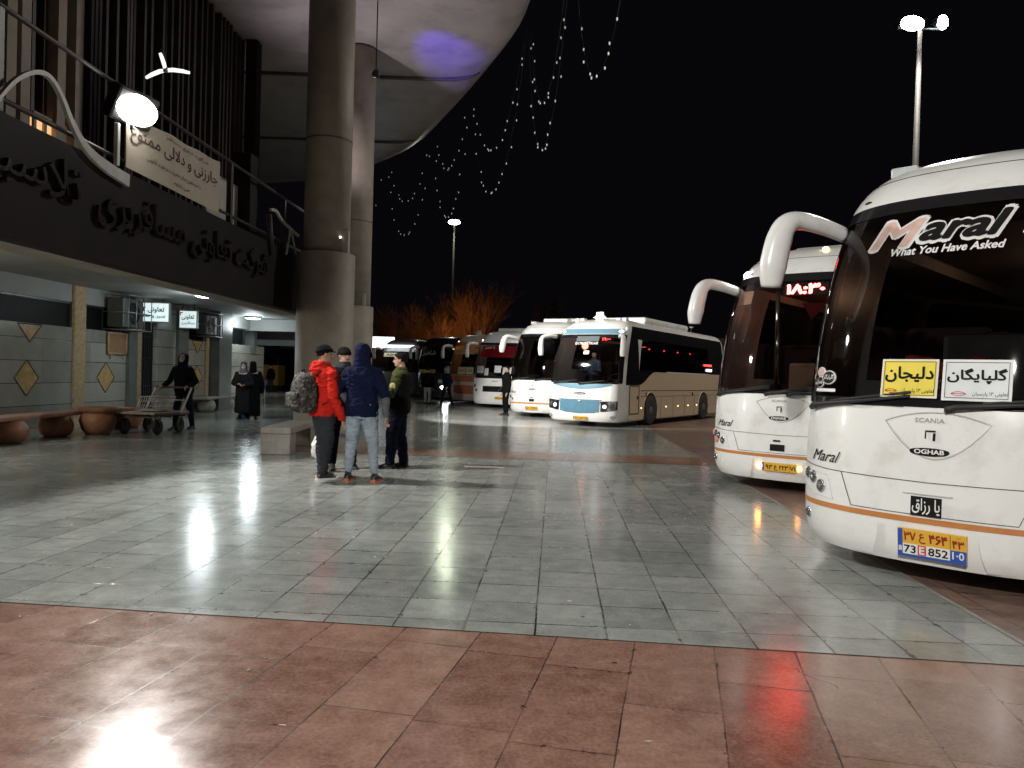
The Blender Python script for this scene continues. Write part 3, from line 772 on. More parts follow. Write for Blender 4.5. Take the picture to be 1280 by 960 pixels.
# concrete block bench by the column
bmat = mat('block_concrete', (0.30, 0.285, 0.255), 0.5, var=0.2, vscale=5, bump=.15, dirt=((.13, .12, .1), 3, .6))
pA = at(325, 568)
o = thing('bench', 'low concrete slab bench beside the thick column', 'bench', pA, R(3))
MB().bbox(0, .52, 0, 2.1, .36, .47, .015).build('seat', bmat, o)
MB().bbox(.005, .515, .005, .42, 0, .358, .015).build('leg', bmat, o)
MB().bbox(.005, .515, 1.68, 2.095, 0, .358, .015).build('leg', bmat, o)

# floor grate
p = at(606, 582)
o = thing('floor_grate', 'rectangular metal drain grate set in the paving', 'grate', p, R(-2))
mb = MB(); mb.box(-.32, .32, -.17, -.14, .001, .012).box(-.32, .32, .14, .17, .001, .012).box(-.32, -.29, -.14, .14, .001, .012).box(.29, .32, -.14, .14, .001, .012)
mb.build('frame', mat('worn_steel', (.45, .42, .38), .35, metal=.6), o)
mb = MB()
for i in range(12): mb.box(-.275 + i * .047, -.255 + i * .047, -.139, .139, .001, .010)
mb.build('bars', mat('worn_steel', (.45, .42, .38), .35), o)
MB().box(-.29, .29, -.14, .14, .0005, .0012).build('pit', blackm, o)

# ------------------------------------------------------------------ far background
wallm = mat('far_wall_render', (0.30, 0.21, 0.14), 0.8, var=0.2, vscale=.4)
o = MB().box(-40, 60, 74, 74.6, 0, 5.6).build('boundary_wall', wallm); tag(o, 'long plain brown wall behind the row of parked buses', 'wall')
def mast(label, px, base_d, top_py, heads, foot_px):
    top = atd(px, top_py, base_d)
    o = thing('light_mast', label, 'lamp post', (top.x, base_d, 0))
    H = top.z
    MB().tube([(0, 0, 0), (0, 0, H * .5), (0, 0, H)], [.17, .13, .08], 12).build('pole', mat('galvanised', (.05, .047, .045), .6, spec=.2), o)
    for i, (dx, dz, w, col, s) in enumerate(heads):
        hb = MB().bbox(dx - w, dx + w, -.25, .25, H + dz - .02, H + dz + .26, .05).build('lamp_head', blackm, o)
        q = MB(); q.ell((dx, -.22, H + dz + .05), w * .95, .14, .28, 16, 8); q.build('lens', emis('mast_lens%d' % i + label[:4], col, s), o)
    MB().tube([(-.9, 0, H), (.9, 0, H)], .05, 8).build('crossbar', blackm, o)
    return top
t1 = mast('tall lamp mast with two bright heads beyond the nearest bus', 1150, 30, 36, [(-.42, .05, .5, (1.0, .93, .82), 60), (.75, .12, .22, (.8, 1.0, .95), 40)], 0)
light('mast_lamp', 'SPOT', t1 + Vector((-.5, -1.6, -.2)), 4000, (1.0, .95, .86), .3, t1 + Vector((-1, -4, -9)), R(150), .3)
t2 = mast('distant slim lamp mast with one glowing head over the bare trees', 568, 80, 280, [(0, .1, .68, (.92, 1.0, .78), 12)], 0)
light('mast_lamp', 'SPOT', t2 + Vector((0, -1, -.3)), 600, (.90, 1.0, .74), .4, t2 + Vector((0, -5, -12)), R(145), .3)
for lx, pw in ((-8.4, 85), (-4.4, 300), (16, 70)):
    l = light('yard_lamp', 'SPOT', (lx, 64.5, 3.6), pw * 2.2, (1.0, .42, .13), .3, (lx, 72, 7.5), R(95), 1.0)
barkm = mat('bare_bark', (0.22, 0.13, 0.075), 0.9, var=0.3, vscale=3)
def bare_tree(label, base, H, spread, seed, n0=9):
    rng = random.Random(seed)
    o = thing('bare_tree', label, 'tree', base)
    tr = MB(); cr = MB()
    def branch(p, d, L, r, lev, mb_):
        d = d.normalized(); pts = [p]; rad = [r]; q = p
        for k in range(3):
            dd = d + Vector((rng.uniform(-.18, .18), rng.uniform(-.18, .18), rng.uniform(-.05, .16)))
            q = q + dd.normalized() * L / 3; pts.append(q); rad.append(r * (1 - .22 * (k + 1)))
        mb_.tube(pts, [max(.010, q_) for q_ in rad], 5 if lev < 2 else 3, False)
        if lev >= 5: return
        nb = (4, 4, 5, 5, 4)[lev]
        for k in range(nb):
            i = rng.randint(1, 3); s = spread * (0.55 + .12 * lev)
            nd = d + Vector((rng.uniform(-s, s), rng.uniform(-s, s), rng.uniform(-.1, .5)))
            branch(pts[i], nd, L * rng.uniform(.58, .82), rad[i] * .62, lev + 1, cr)
    tr.tube([(0, 0, 0), (0.05, 0, H * .12), (0, .05, H * .22)], [.28, .22, .2], 8)
    for k in range(n0):
        a = 2 * math.pi * k / n0 + rng.uniform(-.3, .3)
        branch(Vector((0, .03, H * rng.uniform(.13, .22))), Vector((math.cos(a) * spread, math.sin(a) * spread, rng.uniform(.7, 1.3))), H * .30, .12, 1, cr)
    tr.build('trunk', barkm, o); cr.build('crown', barkm, o)
p = atd(588, 440, 71); bare_tree('big bare tree glowing orange right beside the slim lamp mast', (p.x, 71, 0), 11.2, .50, 5, 7)
p = atd(512, 440, 72); bare_tree('broader dim bare tree left of the slim lamp mast', (p.x, 72, 0), 8.6, .62, 11, 6)
p = atd(548, 440, 70); bare_tree('small bright bare tree between the two larger ones', (p.x, 70, 0), 7.6, .5, 17, 4)
p = atd(682, 440, 72); bare_tree('faint narrow bare tree over the white bus roofs', (p.x, 72, 0), 8.8, .25, 23, 3)

# dry flakes and crumbs trodden over the grey stone
rng = random.Random(12); lit = MB()
for k in range(420):
    cl = rng.choice(((1.6, 8.6, 1.5, .8), (1.1, 8.2, .9, .5), (2.2, 7.9, .5, .4), (-1, 7, 4.5, 2.5)))
    x = rng.gauss(cl[0], cl[2] * .5); y = rng.gauss(cl[1], cl[3] * .6); s_ = rng.uniform(.006, .018); a_ = rng.uniform(0, 6.3)
    q = [Vector((x + s_ * r_ * math.cos(a_ + t_), y + s_ * r_ * math.sin(a_ + t_), .0012 + rng.uniform(0, .005))) for t_, r_ in ((0, 1.4), (1.6, .5), (3.1, 1.2), (4.6, .6))]
    lit.add(q, [(0, 1, 2, 3)])
tag(lit.build('litter', mat('dry_flakes', (.42, .38, .28), .7, var=.4)), 'scattered pale crumbs and dry flakes on the grey paving', 'litter', kind='stuff')
# ================================================================== BUSES
TABLE = [(.17, 1.15, .07), (.28, 1.20, .02), (.55, 1.22, .0), (1.0, 1.225, .02), (1.36, 1.22, .06), (2.0, 1.20, .18), (2.55, 1.165, .36), (3.03, 1.12, .60), (3.18, 1.09, .72), (3.34, 1.01, .90), (3.47, .88, 1.18), (3.56, .62, 1.65), (3.61, .25, 2.4)]
def interp(z, k):
    T = TABLE
    if z <= T[0][0]: return T[0][k]
    for i in range(len(T) - 1):
        if z <= T[i + 1][0]:
            z0, z1 = T[i][0], T[i + 1][0]; h = z1 - z0; t = (z - z0) / h
            def sl(j):
                if j <= 0: return (T[1][k] - T[0][k]) / (T[1][0] - T[0][0])
                if j >= len(T) - 1: return (T[-1][k] - T[-2][k]) / (T[-1][0] - T[-2][0])
                return (T[j + 1][k] - T[j - 1][k]) / (T[j + 1][0] - T[j - 1][0])
            m0, m1 = sl(i) * h, sl(i + 1) * h
            return (2 * t**3 - 3 * t**2 + 1) * T[i][k] + (t**3 - 2 * t**2 + t) * m0 + (-2 * t**3 + 3 * t**2) * T[i + 1][k] + (t**3 - t**2) * m1
    return T[-1][k]

whitebus = mat('white_bus_paint', (0.78, 0.785, 0.76), 0.28, var=0.03, vscale=1.5, coat=.4, bump=.03, bscale=3, dirt=((.40, .36, .31), 2.2, .4))
chrome = mat('chrome', (.75, .75, .76), .12, metal=1.0, var=.05)
rubber = mat('black_rubber', (.018, .018, .018), .6, var=.2)
gloss_black = mat('gloss_black', (.012, .012, .013), .12, var=.1)
panel_line = mat('panel_gap', (.04, .04, .04), .6, var=0)
orange_stripe = mat('orange_stripe', (.50, .20, .06), .35, var=.08)
wglass = glass('windshield_glass', (.33, .33, .33))
sglass = glass('side_glass', (.12, .11, .11))
lensm = mat('lamp_lens', (.10, .10, .11), .06, metal=.3, var=.2, vscale=30)
black_ink = mat('black_decal', (.008, .008, .008), .6, var=0, spec=.15)
white_ink = mat('white_decal', (.72, .72, .70), .5, var=.05)
pink_ink = mat('pink_decal', (.62, .42, .36), .5, var=.2, vscale=8)
red_ink = mat('red_decal', (.55, .05, .04), .5, var=0)
blue_ink = mat('blue_decal', (.03, .08, .35), .5, var=0)
plate_y = mat('plate_yellow', (.72, .40, .04), .4, var=.05)
plate_w = mat('plate_white', (.75, .75, .72), .4, var=.03)
maroon_ink = mat('plate_red_ink', (.25, .02, .01), .5, var=0)
seatm = mat('seat_cloth', (.05, .02, .02), .9, var=.2)
dashm = mat('dash_plastic', (.03, .028, .027), .5, var=.2)
inter = mat('bus_interior', (.045, .035, .032), .7, var=.2)

class Bus:
    def __init__(s, label, x, y, theta, n=2.8, b=.85, L=11.2, ws=(1.38, 3.03), side_win=(1.55, 2.9, 1.0), body=None, upper=None, scale=1.0, group='coaches parked in a slanting row'):
        s.n, s.b, s.L, s.ws = n, b, L, ws
        s.o = thing('bus', label, 'bus', (x, y, 0), -R(theta), group); s.o.scale = (scale,) * 3
        s.scale = scale
        s.body = body or whitebus
        zs = sorted(set([.17, .21, .28, .4, .55, .75, 1.0, 1.2, ws[0], 1.55, 1.7, 1.85, 2.0, 2.2, 2.4, 2.55, 2.7, 2.9, ws[1], 3.1, 3.18, 3.26, 3.34, 3.40, 3.47, 3.52, 3.56, 3.59, 3.61, side_win[0], side_win[1]]))
        NT_ = 36
        ts = [-math.pi / 2 + math.pi * i / NT_ for i in range(NT_ + 1)]
        ys = [11.2 * k / 8 for k in range(1, 9)]
        def ring(z):
            a, f = interp(z, 1), interp(z, 2); P = []
            sy = [f + b + (L - f - b) * k / 10 for k in range(10, 0, -1)]
            sy[0] = L
            P += [Vector((-a, y_, z)) for y_ in sy]
            P += [s.fp(t, z) for t in ts]
            P += [Vector((a, y_, z)) for y_ in sy[::-1]]
            return P
        rows = [ring(z) for z in zs]; nc = len(rows[0]); fr0, fr1 = 10, 10 + NT_
        mb = MB(); fs = []; tw = 2
        for i in range(len(zs) - 1):
            zm = (zs[i] + zs[i + 1]) / 2
            for j in range(nc - 1):
                glassy = fr0 + tw <= j < fr1 - tw and ws[0] <= zm <= ws[1]
                sidey = side_win and side_win[0] <= zm <= side_win[1] and (2 <= j < fr0 - side_win[2] or fr1 + side_win[2] <= j < nc - 3)
                if not glassy and not sidey: fs.append((i * nc + j, i * nc + j + 1, (i + 1) * nc + j + 1, (i + 1) * nc + j))
        mb.add([p for r in rows for p in r], fs, True)
        # roof cap, floor pan and tail
        top = rows[-1]; k0 = len(mb.v)
        mb.add([(0, p.y, 3.615) for p in top] + [tuple(p) for p in top], [(j, j + 1, nc + j + 1, nc + j) for j in range(nc - 1)], True)
        mb.add([tuple(p) for p in rows[0]], [tuple(range(nc))])
        mb.add([tuple(r[0]) for r in rows] + [tuple(r[-1]) for r in rows][::-1], [tuple(range(2 * len(rows)))])
        mb.build('body', s.body, s.o)
        gi = [i for i in range(len(zs)) if ws[0] - 1e-6 <= zs[i] <= ws[1] + 1e-6]
        g = MB().grid([[rows[i][j] for j in range(fr0 + tw, fr1 - tw + 1)] for i in gi]).build('windshield', wglass, s.o); s.wsobj = g
        if side_win:
            gi = [i for i in range(len(zs)) if side_win[0] - 1e-6 <= zs[i] <= side_win[1] + 1e-6]
            for lo, hi in ((2, fr0 - int(side_win[2])), (fr1 + int(side_win[2]), nc - 3)):
                MB().grid([[rows[i][j] for j in range(lo, hi + 1)] for i in gi]).build('side_window', sglass, s.o)
        # inside
        ib = MB().box(-1.08, 1.08, .9, L - .2, .95, 1.02)
        ib.box(-.9, .9, L - .3, L - .25, 1.02, 2.9)
        ib.box(-1.0, 1.0, 1.7, L - .2, 2.98, 3.0)
        ib.build('cabin_floor', inter, s.o)
        db = MB(); P = []
        for z in (1.06, 1.30, 1.37): P.append([s.sp(x_, max(z, 1.06), -.10) for x_ in [-1.02 + 2.04 * k / 12 for k in range(13)]])
        P.append([Vector((p.x, max(p.y + .45, 1.0), 1.36)) for p in P[-1]]); P.append([Vector((p.x, p.y + .1, 1.05)) for p in P[-1]])
        db.grid(P); db.build('dashboard', dashm, s.o)
        for yy in (2.6, 3.5, 4.4, 5.3, 6.2):
            for xx in (-.72, .72):
                MB().bbox(xx - .42, xx + .42, yy, yy + .45, 1.03, 1.48, .06).bbox(xx - .42, xx + .42, yy + .38, yy + .55, 1.3, 2.15, .07).build('seat', seatm, s.o)
        MB().bbox(.3, .82, 1.75, 2.2, 1.03, 1.5, .06).bbox(.3, .82, 2.12, 2.26, 1.4, 2.2, .06).build('driver_seat', seatm, s.o)
        M_ = Matrix.Translation((.56, 1.35, 1.52)) @ Matrix.Rotation(R(50), 4, 'X')
        MB().tube([M_ @ Vector((.24 * math.cos(k * math.pi / 10), .24 * math.sin(k * math.pi / 10), 0)) for k in range(21)], .018, 6).tube([M_ @ Vector((-.23, 0, 0)), M_ @ Vector((.23, 0, 0))], .02, 6).build('steering_wheel', rubber, s.o)
        # wheels
        for sx in (-1, 1):
            for yy in (2.75, 8.3):
                x0 = sx * 1.0
                Mw = Matrix.Translation((x0, yy, .50)) @ Matrix.Rotation(R(90) * sx, 4, 'Y')
                w = MB().lathe([(.30, -.14), (.47, -.14), (.50, -.08), (.50, .13), (.47, .2), (.32, .2)], n=32, m=Mw).build('wheel', rubber, s.o)
                MB().lathe([(.31, .17), (.29, .12), (.16, .10), (.14, .20), (.05, .22), (0, .22)], n=24, m=Mw).build('rim', mat('rim_steel', (.30, .29, .28), .35, metal=.6), w)
                ap = [(yy + .64 * math.cos(R(a)), max(.16, .5 + .64 * math.sin(R(a)))) for a in range(-30, 211, 10)]
                MB().prism(ap, 1.19, 1.232, lambda a, b_, d: (sx * d, a, b_)).build('wheel_arch', rubber, s.o)
                Mt = Matrix.Translation((sx * 1.13, yy, .50)) @ Matrix.Rotation(R(90) * sx, 4, 'Y')
                MB().lathe([(.33, .104), (.46, .104), (.49, .108), (.46, .124), (.33, .118)], n=32, m=Mt).build('tyre', mat('tyre', (.03, .03, .03), .8), w)
                MB().lathe([(.33, .112), (.29, .109), (.15, .107), (.12, .135), (.05, .15), (0, .15)], n=24, m=Mt).build('hub', mat('rim_steel', (.30, .29, .28), .35, metal=.6), w)
    def fp(s, t, z):
        a, f = interp(z, 1), interp(z, 2); e = 2 / s.n
        c, sn = max(0.0, math.cos(t)), math.sin(t)
        return Vector((a * math.copysign(abs(sn) ** e, sn), f + s.b * (1 - c ** e), z))
    def sp0(s, x, z):
        a = interp(z, 1); u = min(.9995, abs(x) / a)
        t = math.asin(min(1, u ** (s.n / 2)))
        p = s.fp(math.copysign(t, x), z); p.x = x if abs(x) < a else math.copysign(a, x); return p
    def sp(s, x, z, off=0.0):
        p = s.sp0(x, z); h = .01
        dx = s.sp0(x + h, z) - s.sp0(x - h, z); dz = s.sp0(x, z + h) - s.sp0(x, z - h)
        return p + dx.cross(dz).normalized() * off
    def patch(s, name, m, x0, x1, zlo, zhi, off=.004, nx=24, nz=4, parent=None):
        f0 = zlo if callable(zlo) else (lambda x: zlo); f1 = zhi if callable(zhi) else (lambda x: zhi)
        P = []
        for i in range(nz + 1):
            P.append([s.sp(x, f0(x) + (f1(x) - f0(x)) * i / nz, off) for x in [x0 + (x1 - x0) * k / nx for k in range(nx + 1)]])
        return MB().grid(P).build(name, m, parent or s.o)
    def line(s, name, m, pts, w=.008, off=.004, sub=10, parent=None):
        Q = []
        for i in range(len(pts) - 1):
            for k in range(sub): Q.append((pts[i][0] + (pts[i + 1][0] - pts[i][0]) * k / sub, pts[i][1] + (pts[i + 1][1] - pts[i][1]) * k / sub))
        Q.append(pts[-1])
        return MB().tube([s.sp(x, z, 0) for x, z in Q], (w, off), 6).build(name, m, parent or s.o)
    def text(s, name, m, body, x, z, w=None, h=None, off=.006, bold=0, shear=0, spacing=1, parent=None):
        return text_mb(body, lambda a, b, d: s.sp(a, b, off + d), w=w, h=h, center=(x, z), bold=bold, shear=shear, spacing=spacing).build(name, m, parent or s.o)
    def disc(s, name, m, x, z, r, off=.01, dome=.01, parent=None, rx=None):
        c = s.sp(x, z, 0); h = .01
        dx = (s.sp0(x + h, z) - s.sp0(x - h, z)).normalized(); dz = (s.sp0(x, z + h) - s.sp0(x, z - h)).normalized(); nn = dx.cross(dz).normalized()
        rx = rx or r; rings = []
        for q, o_ in ((1.0, -.01), (1.0, off), (.8, off + dome * .7), (.4, off + dome)):
            rings.append([c + dx * (rx * q * math.cos(2 * math.pi * k / 20)) + dz * (r * q * math.sin(2 * math.pi * k / 20)) + nn * o_ for k in range(20)])
        return MB().loft(rings).build(name, m, parent or s.o)
    def lamp(s, x, z, r, m=None, ring=chrome):
        o = s.disc('headlight', ring, x, z, r, .006, .004)
        s.disc('lens', m or lensm, x, z, r * .78, .012, .012, parent=o)
        s.disc('reflector', chrome, x + r * .12, z, r * .35, .022, .006, parent=o)
        return o
    def mirror(s, side, pts, rad, m=None, cap=True):
        P = [Vector((side * p[0], p[1], p[2])) for p in pts]
        # smooth the arm
        Q, W = [], []
        for i in range(len(P) - 1):
            p0 = P[max(i - 1, 0)]; p1 = P[i]; p2 = P[i + 1]; p3 = P[min(i + 2, len(P) - 1)]
            for k in range(5):
                t = k / 5
                Q.append(0.5 * ((2 * p1) + (p2 - p0) * t + (2 * p0 - 5 * p1 + 4 * p2 - p3) * t * t + (3 * p1 - p0 - 3 * p2 + p3) * t ** 3))
                W.append(tuple(rad[i][q] + (rad[i + 1][q] - rad[i][q]) * t for q in (0, 1)))
        Q.append(P[-1]); W.append(rad[-1])
        o = MB().tube(Q, W, 14).build('mirror', m or s.body, s.o)
        return o
    def flat(s, x, z, off):
        """flat frame tangent to the front at (x, z)"""
        h = .01; p = s.sp(x, z, off)
        ux = (s.sp0(x + h, z) - s.sp0(x - h, z)).normalized(); uz = (s.sp0(x, z + h) - s.sp0(x, z - h)).normalized(); nn = ux.cross(uz).normalized()
        return lambda a, b, d: p + ux * a + uz * b + nn * d
    def fcard(s, name, m, fr, a0, a1, b0, b1, d, parent=None, th=.001):
        q = [fr(a0, b0, d), fr(a1, b0, d), fr(a1, b1, d), fr(a0, b1, d), fr(a0, b0, d - th), fr(a1, b0, d - th), fr(a1, b1, d - th), fr(a0, b1, d - th)]
        mb = MB(); mb.add(q, [(0, 1, 2, 3), (7, 6, 5, 4), (0, 4, 5, 1), (1, 5, 6, 2), (2, 6, 7, 3), (3, 7, 4, 0)])
        return mb.build(name, m, parent or s.o)
    def plate(s, x, z, w, h, left, right, rows2=None, blue=True, lit=False):
        fr = s.flat(x, z, .03)
        o = s.fcard('licence_plate', plate_y, fr, -w / 2, w / 2, -h / 2, h / 2, 0, th=.028)
        def T(body, cx, cz, hh, m=black_ink, bold=.02, ww=None):
            text_mb(body, lambda a, b, d: fr(a, b, .0035 + d), w=ww * w if ww else None, h=hh * h, center=(cx * w, cz * h), bold=bold).build('lettering', m, o)
        if rows2:
            s.fcard('lower_half', plate_w, fr, -w / 2, w / 2, -h / 2, -.02 * h, .0012, o)
            s.fcard('blue_strip', blue_ink, fr, -w / 2, w / 2, -h / 2, -.40 * h, .0024, o)
            s.fcard('blue_strip', blue_ink, fr, -w / 2, -.425 * w, -.398 * h, h / 2, .0024, o)
            s.fcard('blue_strip', blue_ink, fr, .27 * w, w / 2, -.398 * h, -.02 * h, .0024, o)
            s.fcard('red_square', red_ink, fr, -.20 * w, -.075 * w, -.39 * h, -.03 * h, .0024, o)
            s.fcard('emblem_field', mat('plate_emblem', (.55, .6, .65), .5, var=0), fr, -.485 * w, -.435 * w, -.30 * h, -.12 * h, .0034, o)
            T('۳۷', -.315, .25, .30, maroon_ink, .03, .17); T('ع', -.13, .22, .34, maroon_ink, .02, .09); T('۴۶۴', .10, .25, .30, maroon_ink, .03, .26); T('۴۳', .385, .19, .26, maroon_ink, .03, .16)
            T('73', -.315, -.21, .27, ww=.17); T('E', -.137, -.21, .25, plate_w, .03, .07); T('852', .10, -.21, .27, ww=.28); T('1·0', .385, -.20, .25, plate_w, ww=.16)
            T(shape('ایران'), .385, .43, .08, maroon_ink, 0)
            s.fcard('divider', black_ink, fr, .268 * w, .276 * w, 0, h / 2, .0024, o)
        else:
            s.fcard('blue_strip', blue_ink, fr, -w / 2, -.44 * w, -h / 2, h / 2, .0024, o)
            T(left[0], -.29, 0, .55, ww=.18); T(left[1], -.09, -.05, .6, ww=.10); T(left[2], .13, 0, .55, ww=.25); T(right, .39, 0, .5, ww=.15)
            s.fcard('divider', black_ink, fr, .288 * w, .296 * w, -h / 2, h / 2, .0024, o)
        return o
    def wiper(s, x0, z0, x1, z1):
        mb = MB()
        mb.tube([s.sp(x0, z0, .02), s.sp(x0 + (x1 - x0) * .08, z0 + .02, .05), s.sp((x0 + x1) / 2, (z0 + z1) / 2, .05), s.sp(x1, z1, .04)], [.03, .024, .016, .012], 6)
        P = [s.sp(x0 + (x1 - x0) * q, z0 + .02 + (z1 - z0) * q + .01, .022) for q in (.25, .45, .65, .85, 1.0)]
        mb.tube(P, .012, 5)
        return mb.build('wiper', rubber, s.o)
    def marker(s, x, z, r, col, st, rx=None):
        return s.disc('marker_lamp', emis('marker_%g_%g_%g_%g' % (*col, st), col, st), x, z, r, .012, .008, rx=rx)
    def cabin_light(s, col, power, pos=(0, 3.0, 2.75)):
        o = MB().bbox(pos[0] - .12, pos[0] + .12, pos[1] - .03, pos[1] + .03, pos[2] + .16, pos[2] + .2, .01).build('cabin_lamp', emis('cabin_%g_%g_%g' % col, col, 3.0), s.o)
        l = light('cabin_glow', 'POINT', pos, power, col, .12); l.parent = s.o

def sign_on(bus, name, label, x0, x1, z0, z1, base, lines, frame=None, cat='sign', group=None, off=.03, emit=None):
    """a card standing against the windshield of a bus, a thing of its own"""
    c = bus.o.matrix_basis
    o = thing(name, label, cat, (0, 0, 0), 0, group)
    o.location = bus.o.location; o.rotation_euler = bus.o.rotation_euler; o.scale = bus.o.scale
    xm = (x0 + x1) / 2
    # a flat card tangent to the glass
    p00, p10, p01 = bus.sp(x0, z0, off), bus.sp(x1, z0, off), bus.sp(xm, z1, off)
    ux = (p10 - p00).normalized(); pm = (p00 + p10) / 2; uz = (p01 - pm).normalized(); nn = ux.cross(uz).normalized(); W = (p10 - p00).length; H = (p01 - pm).length
    def fr(a, b, d): return pm + ux * a + uz * b + nn * (d if d else 0)
    mb = MB(); mb.add([fr(-W / 2, 0, 0), fr(W / 2, 0, 0), fr(W / 2, H, 0), fr(-W / 2, H, 0), fr(-W / 2, 0, -.006), fr(W / 2, 0, -.006), fr(W / 2, H, -.006), fr(-W / 2, H, -.006)], [(0, 1, 2, 3), (7, 6, 5, 4), (0, 4, 5, 1), (1, 5, 6, 2), (2, 6, 7, 3), (3, 7, 4, 0)])
    mb.build('card', plate_w if frame else base, o)
    if frame:
        i = .03 * W; mb = MB(); mb.add([fr(-W / 2 + i, i, .0015), fr(W / 2 - i, i, .0015), fr(W / 2 - i, H - i, .0015), fr(-W / 2 + i, H - i, .0015)], [(0, 1, 2, 3)]); mb.build('printed_field', base, o)
        mb = MB(); i2 = .05 * W; q = [fr(-W / 2 + i2, i2, .003), fr(W / 2 - i2, i2, .003), fr(W / 2 - i2, H - i2, .003), fr(-W / 2 + i2, H - i2, .003)]
        for k in range(4): mb.tube([q[k], q[(k + 1) % 4]], .002, 4)
        mb.build('border_line', black_ink, o)
    for body, cx, cz, w, h, m, bold in lines:
        text_mb(body, lambda a, b, d: fr(a, b, .004 + d), w=w * W if w else None, h=h * H if h else None, center=(cx * W, cz * H), bold=bold).build('lettering', m, o)
    return o, fr, W, H

HORN = [(1.02, .90, 2.86), (1.12, .62, 2.91), (1.22, .38, 2.93), (1.27, .25, 2.87), (1.30, .19, 2.74), (1.33, .15, 2.50), (1.34, .15, 2.33)]
HRAD = [(.05, .07), (.055, .075), (.065, .08), (.085, .10), (.09, .125), (.095, .13), (.07, .09)]

def coach_white(label, x, y, th, first=False, second=False, scale=1.0):
    B = Bus(label, x, y, th, n=2.5, b=1.0, scale=scale)
    o = B.o
    # black edging round the glass
    B.patch('glass_border', gloss_black, -1.155, 1.155, 2.93, 3.045, .004, 40, 3)
    B.patch('glass_border', gloss_black, -1.2, 1.2, 1.345, 1.40, .004, 40, 2)
    for sgn in (-1, 1):
        P = []
        for i in range(13):
            z = 1.40 + (2.93 - 1.40) * i / 12; a = interp(z, 1)
            P.append([B.sp(sgn * a * q, z, .004) for q in (.93, .955, .975, .99)])
        MB().grid(P).build('windshield_pillar', gloss_black, o)
    # panel joints, stripe, shield outline
    B.line('panel_joint', panel_line, [(-1.21, .83), (-.8, .80), (0, .79), (.8, .80), (1.21, .83)], .006, .003)
    B.line('panel_joint', panel_line, [(-.67, .80), (-.57, .545), (.57, .545), (.67, .80)], .006, .003)
    B.line('roof_joint', panel_line, [(-1.0, 3.30), (-.5, 3.30), (0, 3.30), (.5, 3.30), (1.0, 3.30)], .004, .003)
    B.patch('orange_stripe', orange_stripe, -1.215, 1.215, .485, .527, .004, 40, 1)
    greyl = mat('shield_groove', (.50, .50, .47), .4, var=0)
    pts = []
    for k in range(13): q = -1 + k / 6; pts.append((q * .355 + .03, 1.235 + .075 * (1 - q * q)))
    for k in range(1, 12): q = 1 - k / 6; pts.append((q * .355 + .03, 1.235 - .27 * (1 - abs(q) ** 1.9)))
    pts.append(pts[0]); B.line('shield_outline', greyl, pts, .006, .006, 2)
    B.text('lettering', mat('silver_letters', (.55, .55, .53), .25, metal=.4), 'SCANIA', -.01, 1.25, w=.20, h=.032, bold=.02)
    em = MB(); fr_ = lambda a, b, d: B.sp(a, b, .006)
    em.prism([(-.036, 1.115), (-.027, 1.115), (-.027, 1.165), (.036, 1.165), (.036, 1.176), (-.036, 1.176)], 0, .004, lambda a, b, d: B.sp(a, b, .004 + d))
    em.prism([(.018, 1.10), (.036, 1.10), (.036, 1.157), (.018, 1.157)], 0, .004, lambda a, b, d: B.sp(a, b, .004 + d))
    em.build('badge', black_ink, o)
    poly = [(.135 * math.cos(2 * math.pi * k / 28), (.034 if math.sin(2 * math.pi * k / 28) < 0 else .026) * math.copysign(abs(math.sin(2 * math.pi * k / 28)) ** .8, math.sin(2 * math.pi * k / 28))) for k in range(28)]
    bd = MB().prism(poly, 0, .006, lambda a, b, d: B.sp(a, 1.02 + b, .003 + d)).build('badge', black_ink, o)
    B.text('lettering', white_ink, 'OGHAB', 0, 1.018, w=.20, h=.032, off=.012, bold=.03, parent=bd)
    B.text('lettering', black_ink, 'Maral', -.83, .905, w=.30, h=.09, shear=.5, bold=.004)
    # lamps
    for sgn in (-1, 1):
        for lx, lz, r in ((1.045, .735, .05), (.965, .71, .052), (.87, .65, .054)): B.lamp(sgn * lx, lz, r)
        B.lamp(sgn * 1.03, .395, .045)
        B.line('lamp_recess', mat('recess_grey', (.55, .55, .52), .4, var=0), [(sgn * 1.15, .785), (sgn * .80, .75), (sgn * .74, .56), (sgn * .92, .575), (sgn * 1.14, .66)], .004, .003)
    # bumper mouldings beside the plate
    for sgn in (-1, 1):
        P = [[B.sp(sgn * (.34 + .18 * i + .05 * (1 - k / 6) ** 2), .19 + .27 * k / 6, .016 if i == 0 else .004) for i in range(2)] for k in range(7)]
        MB().grid(P).build('bumper_moulding', whitebus, o)
    if first: B.plate(.045, .335, .46, .21, None, None, True)
    elif second: B.plate(.04, .36, .47, .11, ('۹۳', 'ع', '۲۲۳'), '۷۱')
    else: B.plate(0, .34, .47, .12, ('۱۸', 'ع', '۳۵۴'), '۲۲')
    if first:
        q = B.patch('calligraphy_plate', black_ink, -.105, .105, .545, .685, .02, 4, 2)
        B.text('lettering', white_ink, shape('یا رزاق'), 0, .615, w=.185, h=.115, off=.024, bold=.012, parent=q)
        B.line('plate_rest', greyl, [(-.17, .70), (.17, .70)], .006, .006, 6)
    else:
        B.patch('tow_hatch', black_ink, -.10, .10, .575, .665, .006, 4, 2)
        B.patch('camera', black_ink, -.06, .04, .70, .725, .008, 4, 2)
    gr = MB()
    for sgn in (-1, 1): gr.tube([B.sp(sgn * q, 1.345, .003) for q in (.2, .5, .8, 1.05)], (.012, .004), 5)
    gr.build('washer_strip', rubber, o)
    B.wiper(-1.02, 1.30, -.15, 1.42); B.wiper(.1, 1.33, 1.0, 1.43)
    for sgn in (-1, 1):
        B.mirror(sgn, HORN, HRAD)
    mg = B.sp(-.93, 3.11, .004)
